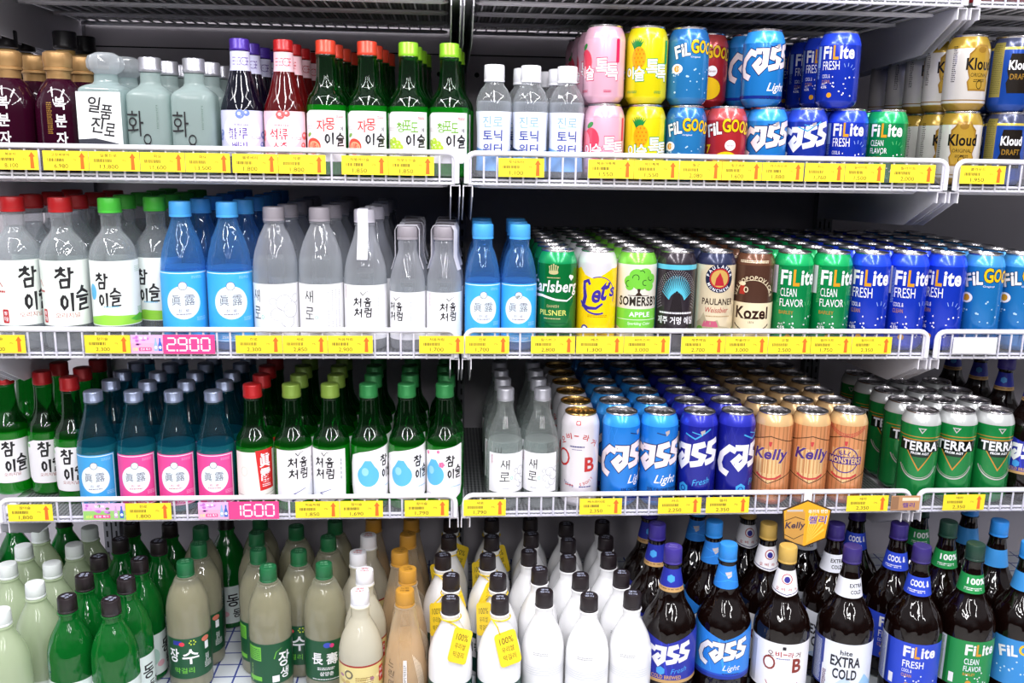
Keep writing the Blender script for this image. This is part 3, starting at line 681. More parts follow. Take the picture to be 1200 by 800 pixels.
def fruit_soju(txt, col, fruit, capc):
    a = Art(); lab_shape(a, -46, 34, 14, 94, CREAM, 10); c = C(col)
    for i, ch in enumerate(txt): a.text(ch, -10+i*(14 if len(txt) == 2 else 11.5)+ (0 if len(txt) == 2 else -4), 70+(i % 2)*3, 19 if len(txt) == 2 else 16, c, w=15 if len(txt) == 2 else 12.5, bold=.03)
    a.text('에', 24, 66, 7, BLK, bold=.04); a.hand('이', 3, 50, 15, 19, BLK, 3.2); a.hand('슬', 21, 49, 17, 21, BLK, 3.2)
    f = C(fruit)
    if len(txt) == 2:
        a.ell(-25, 38, 14, 13, f, 24); a.ell(-24, 36, 11, 10, C((250, 170, 130)), 20)
        for k in range(8): t = pi*k/4; a.poly([(-24, 36), (-24+9*cos(t), 36+8*sin(t)), (-24+9*cos(t+.6), 36+8*sin(t+.6))], C((236, 90, 70)))
        a.ell(-33, 56, 5, 3, C((120, 170, 60)), 10, rot=.5)
    else:
        for u, v in ((-34, 46), (-26, 49), (-18, 44), (-31, 38), (-22, 38), (-27, 31), (-19, 32), (-14, 38)): a.ell(u, v, 5.4, 5.4, f, 12); a.ell(u-1, v+1.4, 1.8, 1.8, C((226, 240, 150)), 8)
    fine(a, 14, 86, 14, 2, C((190, 60, 60)), 1, 2); fine(a, -38, 70, 16, 3, C((200, 190, 190)), 1, 2.2)
    a.mv(9)
    return soju(a, P('cap_'+capc[0], capc[1], .3, .2))
JAM = fruit_soju('자몽', (206, 44, 40), (226, 70, 50), ('coral', (214, 66, 44))); LIME = fruit_soju('청포도', (104, 164, 34), (172, 206, 50), ('lime', (142, 206, 44)))

def cham(a, u, v, s, m, sw=3.4):
    a.hand('참', u-5*s, v+14*s, 20*s, 22*s, m, sw*s); a.hand('이', u-3*s, v-12*s, 14*s, 20*s, m, sw*s); a.hand('슬', u+13*s, v-8*s, 16*s, 26*s, m, sw*s); return a
def cham_soju(kind):
    a = Art()
    if kind == 'red': lab_shape(a, -40, 44, 22, 98, CREAM, 14); cham(a, 4, 66, 1.15, BLK); a.text('오리지널', 2, 37, 6, C((170, 60, 60)), w=26); a.rrect(-38, 84, -28, 90, 1, C((150, 200, 150)))
    else:
        lab_shape(a, -44, 46, 12, 106, CREAM, 14, 12); cham(a, 25, 66, .86, BLK)
        a.poly([(-9+19*cos(t), 54+19*sin(t)) if not 60 < math.degrees(t) < 120 else (-9+(0 if 85 < math.degrees(t) < 95 else 5*(1 if t < pi/2 else -1)), 80) for t in (2*pi*k/36 for k in range(36))], C((92, 184, 236)))
        a.ell(-14, 61, 6, 7, C((150, 212, 246)), 16)
        if kind == 'blossom':
            for u, v, r in ((6, 72, 4.6), (0, 94, 2.6), (-22, 90, 3)): [a.ell(u+r*.6*cos(k*1.257), v+r*.6*sin(k*1.257), r*.55, r*.55, C((236, 110, 160)), 8) for k in range(5)]
        fine(a, 22, 34, 20, 1, C((150, 200, 236)), 1.6); fine(a, -24, 20, 22, 1, C((180, 180, 200)), 1)
    a.mv(8 if kind != 'red' else 0)
    return soju(a, P('cap_red', (176, 26, 30), .3, .2) if kind == 'red' else P('cap_green', (48, 130, 70), .3, .3))
CHR, CHD, CHB = cham_soju('red'), cham_soju('drop'), cham_soju('blossom')
a = Art(); a.rect(-38, 14, 40, 101, CREAM); a.line([(-2, 96), (2, 91), (6, 96), (12, 98)], 1.8, BLK, .6)
def cheoum(a, u, v, s):
    a.hand('처', u-9*s, v+9*s, 17*s, 17*s, BLK, 2.9*s); a.hand('음', u+10*s, v+10*s, 15*s, 17*s, BLK, 2.7*s); a.hand('처', u-8*s, v-11*s, 17*s, 17*s, BLK, 2.9*s); a.hand('럼', u+11*s, v-10*s, 16*s, 17*s, BLK, 2.6*s); return a
cheoum(a, 2, 70, .98); NVY = C((50, 44, 120)); PL = C((214, 216, 232))
a.poly([(-38, 40), (-10, 46), (20, 38), (40, 46), (40, 12), (-38, 12)], C((236, 238, 246))); a.line([(-10, 13), (4, 22), (-6, 26), (14, 34)], 4, NVY, .8); a.line([(18, 13), (30, 17), (40, 13)], 2.5, NVY, .6); a.line([(26, 44), (32, 42), (36, 84)], .6, PL)
for v in (50, 58, 66, 74, 80): a.rect(30, v, 32.4, v+5, C((170, 170, 180)))
CHEO = soju(a.mv(6), P('cap_olive', (122, 150, 60), .3, .2))
a = Art(); a.rect(-40, 12, 38, 95, C((236, 232, 226))); RDJ = C((206, 34, 36)); a.poly([(-2, 97), (30, 99), (30, 30), (4, 28)], RDJ)
a.text('眞', 14, 80, 24, CREAM, w=20, bold=.04); a.text('露', 15, 54, 24, CREAM, w=20, bold=.03); fine(a, 8, 39, 16, 2, CREAM, 1.2, 3); a.ring(-22, 62, 6, 8, .7, C((200, 198, 190))); a.line([(-38, 22), (0, 18), (36, 24)], .7, C((150, 150, 140))); a.line([(-38, 17), (36, 17)], .6, C((150, 150, 140)))
JRED = soju(a.mv(9), P('cap_red', (176, 26, 30), .3, .2))

# -- blue-glass soju with white disc label
BLUEB = [(28, 0), (31.6, 3), (32.2, 8), (32.2, 104), (31, 116), (27.6, 132), (22, 150), (17.4, 166), (15.4, 178), (14.6, 184), (14.6, 184), (15.6, 185), (15.6, 187), (14, 188), (14, 198)]
TEAL = G('blue_glass', (96, 178, 196), (40, 130, 150), .08); TLITE = G('filled_blue_glass', (160, 226, 236), (80, 180, 190), .08); TLIQ = G('blue_soju', (120, 200, 210), (60, 160, 172), .6, 1.02)
def jinro_art(bg, w=84, v0=14, v1=103, k=1.0, ru=4):
    a = Art(); B = C(bg); D = C((226, 238, 246)); GY_ = C((92, 96, 116)); lt = C(tuple(min(255, int(c*.6+102)) for c in bg))
    a.rect(-w/2, v0, w/2, v1, B); a.rect(w/2-2.4, v0+2, w/2-1, v1-3, D); a.rect(-w/2+1.5, v1-3, w/2-1, v1-1.8, D); a.rect(-w/2+2, v0+1, w/2-1, v0+2, D)
    c = (v0+v1)/2-2*k+ru; a.ell(0, c, 27*k, 27*k, D, 36); a.ell(0, c+27*k, 7*k, 7*k, D, 18); a.ring(0, c+27*k, 7*k, 7*k, .9, GY_)
    a.text('眞', -11*k, c+4*k, 17*k, GY_, w=15*k, bold=.002); a.text('露', 10*k, c+4*k, 17*k, GY_, w=16*k, bold=.002)
    rd = C((190, 50, 90)) if bg[0] > 150 else C((90, 70, 110))
    a.text('진  로', 0, c-13*k, 5*k, rd, w=17*k, bold=.01); fine(a, -12*k, c-18*k, 24*k, 1, rd, 1.4); a.text('ZERO SUGAR', 2, v0+7*k, 4.6*k, D, w=38*k, bold=.01)
    fine(a, 20*k, c-24*k, 16*k, 3, lt, 1.4, 2.4); fine(a, 14*k, v1-7, 18*k, 2, lt, 1.2, 2.4); return a
SILC = P('cap_silver_blue', (150, 160, 186), .28, .7)
def jinro(bg): return bottle('soju_bottle', 'bottle', 205, BLUEB, TEAL, (187, 205, 15.4, SILC, False), [('label', jinro_art(bg, 70, 14, 103, .88), 'wrap', 0)], (116, TLIQ), lite=TLITE)
JPINK, JBLUE = jinro((228, 72, 150)), jinro((62, 160, 222))

# -- clear glass soju
CLEAR = G('clear_glass', (236, 240, 238), (232, 236, 236), .1); CLIQ = G('clear_soju', (240, 244, 244), (226, 230, 230), .16, 1.1)
a = Art(); WP = C((236, 236, 240)); a.rect(-30, 12, 46, 82, WP); a.hand('새', 2, 62, 17, 18, BLK, 1.9); a.hand('로', 1, 40, 18, 16, BLK, 1.9); a.ring(13, 38, 2.4, 3, .8, C((90, 200, 170)))
GRY = C((150, 150, 162))
def fox_line(a, u, v, s):                     # loose pen curls
    for k, (x, y, r, b, e) in enumerate(((0, 10, 9, 0, 300), (8, 2, 9, 120, 420), (-8, -2, 7, 40, 280), (4, -10, 8, 160, 400), (-12, 12, 4, 0, 260), (14, 14, 5, 60, 330), (-4, -18, 5, 180, 420))): a.ring(u+x*s, v+y*s, r*s, r*s, .8, GRY, b, e, 16)
    return a
fox_line(a, 32, 40, .9); fine(a, -2, 20, 12, 1, GRY, 1.2); fine(a, -24, 78, 2.5, 10, C((200, 120, 150)), 1, 1.6)
a.mv(19)
SAERO = bottle('soju_bottle', 'bottle', 209, [(28, 0), (31, 3), (31.5, 8), (31.5, 96), (31, 108), (29, 122), (25, 138), (19.5, 154), (15.4, 166), (14, 176), (13.8, 184), (13.8, 184), (15, 185), (15, 188), (13.6, 189), (13.6, 196)], CLEAR, (188, 209, 15, P('cap_silver', (178, 178, 186), .3, .6), False), [('label', a, 'wrap', 0)], (118, CLIQ))

# -- fruit wine style soju
def berry(glassrgb, body, capc, tint, txt, col, dots):
    a = Art(); T = C(tint); a.rect(-45, 12, 42, 82, T); a.ell(-2, 50, 31, 27, C((240, 238, 248)), 32); c = C(col)
    for i, ch in enumerate(txt[0]): a.text(ch, -16+i*16, 47, 17, c, w=14, bold=.05)
    for i, ch in enumerate(txt[1]): a.text(ch, -12+i*12, 28, 13, c, w=11, bold=.05)
    fine(a, -14, 61, 22, 1, c, 1.6); fine(a, 12, 42, 18, 2, c, 1, 2); D = C(dots)
    for u, v, r in ((-4, 76, 7), (6, 78, 5), (-38, 48, 5), (-40, 40, 4), (37, 45, 6), (34, 30, 5), (-30, 22, 5)): a.ell(u, v, r, r, D, 14); a.ell(u-1, v+1, r*.4, r*.4, T, 8)
    a.mv(16)
    n = Art(); n.rect(-45, 158, 45, 187, T); fine(n, -12, 178, 26, 3, c, 1.6, 5); n.ring(6, 172, 6, 6, .8, c)
    return bottle('fruit_soju_bottle', 'bottle', 206, [(30, 0), (32.4, 3), (33, 8), (33, 92), (32.2, 100), (29.4, 112), (25, 124), (20, 142), (16.4, 156), (15, 166), (14.6, 188), (14.4, 195)], G(glassrgb[0], glassrgb[1], body, .45), (188, 206, 15.4, P(capc[0], capc[1], .3, .2), False), [('label', a, 'wrap', 0), ('neck_label', n, 'wrap', 0)])
BERB = berry(('blueberry_glass', (44, 48, 84)), (22, 22, 50), ('cap_purple', (72, 44, 150)), (206, 206, 236), ('블루', '베리'), (84, 50, 150), (110, 130, 200))
BERR = berry(('pomegranate_glass', (150, 30, 36)), (140, 22, 28), ('cap_red', (176, 26, 30)), (244, 196, 206), ('석류', '소주'), (200, 40, 60), (220, 90, 90))

# -- dark fruit wine with gold mushroom cap
GOLDC = P('cap_gold', (186, 146, 96), .34, .55); PURP = G('plum_wine', (70, 16, 44), (76, 16, 48), .62)
a = Art(); 
for i, ch in enumerate('복분자'): a.text(ch, 0, 103-i*26, 19, CREAM, w=16, bold=.045)
fine(a, -20, 104, 8, 16, C((150, 110, 40)), 1.4, 3)
WINE = [(33, 0), (36.4, 4), (37, 10), (37, 84), (36.4, 98), (33.6, 112), (28, 126), (21, 136), (17, 141), (16.4, 150)]
MUSH = build('bottle_cap', [lathe([(17.6, 140), (17.6, 150), (19, 152), (20.6, 152.4), (20.6, 155.4), (19.4, 156.4), (20.4, 158), (21.4, 172), (20.6, 178), (17, 180.6), (.3, 181.4)], GOLDC, 36)])
BOK = bottle('wine_bottle', 'bottle', 181, WINE, PURP, None, [('lettering', a, 'wrap', 0)], extra=[('cap', MUSH)])
TALLW = bottle('wine_bottle', 'bottle', 226, [(32, 0), (34, 3), (34, 118), (32, 134), (24, 152), (17, 166), (15, 180), (15, 196)], G('black_glass', (30, 24, 30), (20, 14, 20), .7), (198, 226, 19, P('cap_black', (28, 26, 30), .35), False), [('neck_band', Art().rect(-47, 178, 47, 195, C((176, 140, 76))), 'wrap', 0)])

# -- square celadon spirits
CELA = G('celadon_glass', (216, 230, 228), (206, 226, 226), .62); CLA2 = G('frosted_celadon', (206, 220, 216), (196, 214, 212), .72, 1.4, .18)
a = Art(); a.rect(-33.6, 10, 33.6, 107, C((240, 242, 242)))
for i, (ch, u, v, s) in enumerate((('일', -7, 88, 24), ('품', 11, 77, 22), ('진', -4, 58, 24), ('로', 15, 51, 20))): a.text(ch, u, v, s, BLK, w=s*.8, bold=.02, rot=-6, shear=.1)
a.poly([(-33.6, 27), (-33.6, 36), (-8, 38), (20, 32), (28, 30), (18, 26), (8, 24)], C((52, 54, 64)))
a.mv(14)
ILP = [(31, 0, 5), (33.6, 3, 5), (34.2, 8, 5), (34.2, 122, 5), (33.4, 126, 4.6), (28, 131, 2), (20, 135, 0), (17.6, 139, 0), (17, 147, 0), (18, 148, 0)]
CRYS = G('crystal', (226, 232, 236), (236, 240, 244), .4, 1.9, .05)
STOP = build('stopper', [lathe([(16, 148), (17, 150), (23, 153), (27, 159), (27.4, 168), (24, 176), (14, 180.4), (.3, 181.6)], CRYS, 20, ridge=(153, 177, 2.4))])
ILPB = bottle('spirit_bottle', 'bottle', 182, ILP, CELA, None, [('label', a, 'flat', -34.8)], extra=[('stopper', STOP)], seg=48)
a = Art(); a.text('화', -16, 64, 38, BLK, w=24, bold=.0); a.text('요', 1, 36, 26, BLK, w=15, bold=.0); fine(a, 16, 92, 2.6, 14, C((120, 140, 132)), 1.4, 2.6); a.mv(11)
HWA = bottle('spirit_bottle', 'bottle', 175, [(29, 0, 3), (32, 3, 3), (32.8, 8, 3), (32.8, 110, 3), (32.2, 117, 3), (29, 124, 1.5), (22, 130, 0), (17, 134, 0), (15.4, 138, 0), (15, 152, 0)], CLA2, (153, 175, 17, P('cap_silver', (178, 178, 186), .3, .6), False), [('label', a, 'flat', -34.0)], seg=48)

# -- tonic water
PET = G('clear_plastic', (240, 242, 244), (236, 240, 242), .15)
a = Art(); BLU = C((44, 60, 150)); LBL = C((120, 170, 224)); a.rect(-84, 14, 84, 98, C((222, 226, 240)))
for i, (t, m, b) in enumerate((('진로', LBL, .0), ('토닉', BLU, .03), ('워터', BLU, .03))): a.text(t, -2, 82-i*21, 17, m, w=32, bold=b)
a.poly([(-84, 14), (84, 14), (84, 24), (60, 44), (40, 40), (26, 20), (0, 34), (-28, 26), (-40, 44), (-60, 40), (-84, 24)], C((120, 176, 236))); fine(a, 34, 94, 12, 30, C((176, 196, 230)), 1, 2.4)
a.mv(6); a.rect(-84, 12, 84, 22, C((120, 176, 236)))
TONIC = bottle('tonic_bottle', 'bottle', 176, [(24, 0), (27.6, 4), (28.6, 10), (27.2, 30), (26.8, 60), (27.6, 86), (28.6, 100), (28.8, 112), (27.8, 122), (24.6, 132), (20, 140), (16, 145), (14.4, 150), (14.4, 158)], PET, (150, 176, 16.4, P('cap_white', (240, 240, 246), .35), True), [('label', a, 'wrap', 0)], (120, G('tonic', (240, 242, 246), (226, 230, 238), .25, 1.1)))

# -- big clear plastic soju bottles
PETP = [(30, 0), (35, 4), (36.6, 12), (36.6, 142), (36.2, 151), (33.6, 163), (28.6, 174), (22, 183), (17, 190), (15.2, 197), (15, 214), (15, 214), (17, 215), (17, 218), (14.6, 219), (14.6, 226)]
def pet_cham(red):
    a = Art(); a.rect(-54, 30, 62, 134, PAPERG if not red else C((232, 240, 234)))
    if red:
        cham(a, 8, 86, 1.5, BLK, 3.2); a.text('오리지널', 2, 47, 8, C((176, 70, 60)), w=36); a.rrect(-42, 34, -32, 56, 2, C((186, 40, 44))); a.text('참', -37, 50, 6, CREAM, w=6, bold=.04); a.text('이슬', -37, 41, 8, CREAM, w=7, bold=.04)
        a.line([(-52, 92), (-45, 102), (-38, 92)], 1.4, C((190, 60, 60))); fine(a, -52, 86, 18, 1, C((190, 60, 60)), 3); fine(a, 48, 76, 10, 14, C((176, 196, 180)), 1, 2.4)
    else:
        cham(a, -16, 86, 1.15, BLK, 3.2); a.ell(-40, 84, 8, 13, C((96, 186, 232)), 16); a.poly([(-50, 32), (-54, 42), (-20, 48), (20, 46), (62, 42), (62, 32), (0, 31)], C((150, 214, 70))); a.poly([(20, 40), (40, 48), (62, 42), (62, 34), (30, 36)], C((90, 186, 60)))
        fine(a, -20, 62, 24, 1, C((120, 190, 226)), 2); fine(a, 34, 124, 20, 4, C((170, 200, 180)), 1, 2.6); fine(a, 36, 58, 16, 6, C((140, 180, 150)), 1, 1.8)
    a.mv(11)
    return bottle('soju_bottle', 'bottle', 242, PETP, PET, (219, 242, 18, P('cap_pet_red', (176, 22, 26), .4) if red else P('cap_pet_green', (70, 186, 56), .4), True), [('label', a, 'wrap', 0)], (196, G('pet_soju', (240, 244, 244), (232, 236, 238), .16, 1.08)))
PETR, PETG = pet_cham(True), pet_cham(False)
SKY = G('sky_plastic', (170, 212, 246), (110, 180, 240), .22); SKYL = G('sky_soju', (180, 216, 246), (120, 190, 246), .4, 1.08); CAPB = P('cap_sky_blue', (74, 166, 236), .4)
def pet_jinro(h, R):
    k = h/238; q = [(R*.82, 0), (R*.97, 4), (R, 12), (R, 120*k), (R*.985, 131*k), (R*.93, 147*k), (R*.82, 166*k), (R*.67, 184*k), (R*.52, 197*k), (16, 206*k), (14.8, 212*k), (14.8, 212*k), (16.8, 213*k), (16.8, 215*k), (14.4, 216*k), (14.4, 224*k)]
    return bottle('soju_bottle', 'bottle', h, q, SKY, (h-24, h, 17.4, CAPB, True), [('label', jinro_art((60, 170, 240), R*2.7, 16, 129*k, k*1.0, 9*k), 'wrap', 0)], (134*k, SKYL))
PETB, PETBS = pet_jinro(238, 36.4), pet_jinro(208, 30)
FROST = G('frost_plastic', (236, 238, 242), (236, 238, 244), .24); GCAP = P('cap_grey', (150, 144, 152), .4)
def pet_saero(art_on):
    a = Art(); a.rect(-97, 6, 97, 98, WP); u = -36 if art_on else -12
    a.hand('새', u, 78, 16, 20, BLK, 1.9); a.hand('로', u, 50, 16, 20, BLK, 1.9); a.ring(u+12, 44, 2.4, 3.4, .8, C((90, 200, 170)))
    if art_on: fox_line(a, 12, 52, 1.5)
    else:
        for i in range(4): fine(a, 18+i*7, 88, 3, 22, GRY, 1.2, 3)
    a.mv(12)
    return bottle('soju_bottle', 'bottle', 231, [(30, 0), (35, 4), (36.4, 12), (36.4, 120), (35.8, 138), (33, 156), (28, 174), (21.6, 190), (16.6, 200), (15, 205), (15, 205), (17, 206), (17, 208), (14.6, 209), (14.6, 218)], FROST, (209, 231, 17.4, GCAP, True), [('label', a, 'wrap', 0)], (150, CLIQ))
PSA, PSB = pet_saero(True), pet_saero(False)
STRAPM = C((226, 224, 234))
def strap(h, w, drop, prof, az):
    """paper band over the cap, both ends hanging to the shoulder"""
    Q = []
    for s in (-1, 1):
        for z in (drop, drop+(h-drop)*.3, drop+(h-drop)*.6, h-6): Q.append((s*(max(rad(prof, min(z, h-26)), 18.4 if z > h-30 else 0)+1.0), z)) if s < 0 else None
    left = Q; right = [(-x, z) for x, z in Q[::-1]]; path = left+[(-15.4, h+.9), (15.4, h+.9)]+right
    V, F = [], []
    for t in (0, .5):
        for x, z in path:
            d = (-1 if x < 0 else 1)*t
            for y in (-w/2, w/2): 
                X, Y = x+d, y; V.append((X*cos(az)-Y*sin(az), X*sin(az)+Y*cos(az), z+(t if abs(z-h) < 2 else 0)))
    n = len(path)
    for i in range(n-1):
        a0, b0 = 2*i, 2*i+1; F += [(a0, b0, b0+2, a0+2), (2*n+a0, 2*n+a0+2, 2*n+b0+2, 2*n+b0), (a0, a0+2, 2*n+a0+2, 2*n+a0), (b0, 2*n+b0, 2*n+b0+2, b0+2)]
    return build('paper_band', [(V, F, [STRAPM]*len(F), False)])
def pet_cheo(h, R, sh, az):
    k = h/229; q = [(R*.82, 0), (R*.97, 4), (R, 12), (R, 116*k), (R*.97, 130*k), (R*.86, 148*k), (R*.68, 168*k), (R*.52, 186*k), (16, 198*k), (15, 203*k), (15, 203*k), (17, 204*k), (17, 206*k), (14.6, 207*k), (14.6, h-12)]
    a = Art(); a.rect(-R*2.7, 8, R*2.7, 98*k, WP); cheoum(a, sh, 62*k, .86 if k > .95 else .8); a.line([(sh-3, 87*k), (sh+1, 82*k), (sh+6, 87*k), (sh+10, 89*k)], 1.5, BLK, .5); fine(a, -34*k, 96*k, 2, 12, C((170, 90, 120)), 1, 1.8)
    fine(a, sh+26, 80*k, 3, 12, C((170, 176, 196)), 1.2, 3)
    a.mv(11)
    return bottle('soju_bottle', 'bottle', h, q, FROST, (h-21, h, 17.4, GCAP if k < .95 else P('cap_pale_grey', (196, 192, 204), .4), True), [('label', a, 'wrap', 0)], (128*k, CLIQ), extra=[('paper_band', strap(h, 17, 150*k, smooth_profile(q), az))])
PCH = pet_cheo(229, 35.4, 0, pi/2); PCS = pet_cheo(203, 29.6, -6, .5); PCS2 = pet_cheo(203, 29.6, 4, 2.7)

# -- makgeolli and bottom-deck bottles
def bullet(h, R, zs, neck=14.4, capz=25):
    return [(R*.8, 0), (R*.96, 4), (R, 12), (R, zs), (R*.985, zs+h*.06), (R*.92, zs+h*.12), (R*.8, zs+h*.18), (R*.64, zs+h*.235), (R*.5, zs+h*.28), (neck, min(zs+h*.32, h-capz-4)), (neck, h-capz-3.5), (neck, h-capz-3.5), (neck+1.8, h-capz-3), (neck+1.8, h-capz-1), (neck-.6, h-capz), (neck-.6, h-8)]
def top_print(t, m): return Art().text(t[0], 0, 3.5, 6, m, w=13, bold=.05).text(t[1], 0, -4.5, 5, m, w=15, bold=.04)
MKG = G('hazy_plastic', (216, 218, 196), (206, 206, 188), .3, 1.62, .04); MKW = C((222, 208, 184)); GC = P('cap_leaf_green', (30, 104, 62), .4)
def jangsu(v):
    a = Art(); D = C((20, 78, 46)); LGc = C((110, 190, 60)); a.rect(-116, 18, 116, 94, D)
    if v == 0:
        a.text('장', -30, 62, 26, CREAM, w=20, bold=.03); a.text('수', 0, 60, 28, CREAM, w=28, bold=.03); a.text('막걸리', -12, 34, 11, LGc, w=34, bold=.01); a.rect(26, 66, 34, 80, CREAM); a.text('월매', 30, 50, 14, CREAM, w=8)
        a.ell(28, 86, 8, 5, C((216, 120, 100)), 16); a.rect(-30, 82, -14, 90, C((40, 50, 150))); a.ell(-14, 84, 5, 4, C((220, 60, 80)), 12)
        for k in range(6): t = k*pi/3; a.ell(4+5*cos(t), 86+4*sin(t), 1.4, 1.4, C((200, 220, 60)), 8)
        fine(a, 24, 42, 16, 4, CREAM, 1.2, 3)
    elif v == 1:
        a.text('장', 22, 62, 28, CREAM, w=22, bold=.03, rot=-6); a.text('생', 22, 36, 20, CREAM, w=16, bold=.03, rot=-6); a.rect(-46, 62, -18, 88, LGc); fine(a, -44, 84, 24, 6, D, 1.6, 3.6); a.rect(-46, 24, -18, 32, LGc); fine(a, -40, 54, 3, 14, C((150, 190, 110)), 1.4, 2.4)
        a.line([(4, 66), (8, 78), (18, 84)], 2, LGc, .4); a.rect(0, 22, 12, 34, CREAM)
    else:
        a.text('長', -16, 60, 22, CREAM, w=20, bold=.02); a.text('壽', 10, 60, 22, CREAM, w=20, bold=.02); a.ell(2, 86, 7, 5, C((60, 80, 190)), 12); a.ell(10, 85, 4, 4, C((220, 60, 120)), 10); fine(a, -16, 44, 30, 2, CREAM, 1.6, 3); a.text('삼양춘', 0, 32, 8, CREAM, w=24, bold=.03); fine(a, -26, 22, 48, 1, CREAM, 1.4)
    a.mv(10)
    return bottle('makgeolli_bottle', 'bottle', 232, bullet(232, 36.6, 138), MKG, (207, 232, 14.8, GC, True), [('label', a, 'wrap', 0)], (188, G('rice_wine', (220, 208, 186), (226, 216, 200), .9, 1.02)), capart=top_print(('長壽', '서울'), C((110, 170, 130))))
JS0, JS1, JS2 = jangsu(0), jangsu(1), jangsu(2)
MILKG = G('milky_green', (206, 220, 190), (206, 220, 188), .94, 1.5, .07)
a = Art(); a.rect(-110, 20, 110, 66, C((226, 234, 224))); a.text('막걸리', 0, 46, 18, C((60, 110, 60)), w=50, bold=.03)
MGW = bottle('makgeolli_bottle', 'bottle', 226, bullet(226, 36.6, 124, 15), MILKG, (202, 226, 15.4, P('cap_soft_white', (226, 232, 230), .4), True), [('label', a, 'wrap', 0)])
GPET = G('green_plastic', (50, 180, 84), (24, 156, 64), .42); BCAP = P('cap_dark_brown', (34, 26, 30), .4); CPR = C((176, 182, 206))
a = Art(); a.rect(-114, 14, 114, 92, C((222, 234, 230))); a.text('동', 6, 62, 26, BLK, w=24, bold=.02); a.text('동주', 20, 34, 18, BLK, w=30, bold=.02); a.ell(-24, 50, 12, 16, C((176, 210, 196)), 16); a.ell(-10, 34, 8, 6, C((232, 180, 190)), 14); fine(a, 36, 80, 12, 16, C((190, 150, 150)), 1.4, 3)
GRB = bottle('makgeolli_bottle', 'bottle', 226, bullet(226, 36.4, 118), GPET, (201, 226, 15, BCAP, True), [('label', a, 'wrap', 0)], (180, G('pale_rice_wine', (90, 210, 110), (60, 190, 90), .6, 1.02)), capart=top_print(('동동', '생주'), CPR))
MILK = P('milk_white_plastic', (238, 238, 240), .22, coat=.4)
CREAMY = G('cream_plastic', (240, 238, 220), (236, 232, 214), .93, 1.45, .08)
a = Art(.012); a.rect(-114, 14, 114, 100, C((222, 206, 140))); a.rect(-114, 98, 114, 101, C((160, 40, 36)))
for k in range(24): r = random.Random(k); a.ell(r.uniform(-50, 50), r.uniform(24, 90), r.uniform(2, 6), r.uniform(2, 5), C(r.choice([(240, 226, 170), (196, 170, 100), (206, 190, 120), (170, 120, 140)])), 10)
a.ell(-22, 84, 8, 8, C((110, 100, 80)), 16); a.ell(-22, 84, 5, 5, C((222, 206, 140)), 12); a.rrect(32, 64, 44, 92, 2, C((200, 50, 44))); a.text('부산', 38, 84, 7, CREAM, w=9, bold=.03); a.text('생탁', 38, 74, 7, CREAM, w=9, bold=.03); fine(a, -10, 80, 30, 4, C((150, 110, 60)), 1.6, 4)
a.mv(10)
WYL = bottle('makgeolli_bottle', 'bottle', 228, bullet(228, 36.6, 112, 15), CREAMY, (202, 228, 15.6, P('cap_white', (240, 240, 246), .35), True), [('label', a, 'wrap', 0)], capart=top_print(('생탁', '막걸리'), C((200, 50, 60))))
PEAR = G('peach_plastic', (248, 240, 224), (240, 226, 202), .26); PLIQ = G('peach_rice_wine', (240, 220, 184), (238, 212, 170), .85, 1.02)
a = Art(); LN = C((60, 48, 40))
for i, ch in enumerate('느린마을'): a.text(ch, -26, 112-i*17, 12, LN, w=12, bold=.0, rot=-8)
a.rect(-4, 60, 2, 120, C((238, 236, 236))); fine(a, -3, 112, 4, 18, LN, 1.4, 2.6)
for k in range(7): a.line([(26+k*2.2, 30), (22+k*2.0, 84), (14+k*2.4, 128-k*3)], .7, C((236, 226, 206)))
CONE = [(30, 0), (35.4, 4), (36.6, 12), (36.6, 70), (35.6, 92), (33, 114), (29, 136), (24.4, 158), (19.6, 180), (16.4, 196), (16, 200), (16, 200), (17.6, 201), (17.6, 203), (14.6, 204), (14.6, 218)]
GOLDB = bottle('makgeolli_bottle', 'bottle', 230, CONE, PEAR, (204, 230, 15.8, P('cap_ochre', (196, 142, 52), .4), True), [('label', a, 'wrap', 0)], (150, PLIQ), capart=top_print(('느린', '마을'), C((120, 84, 30))))
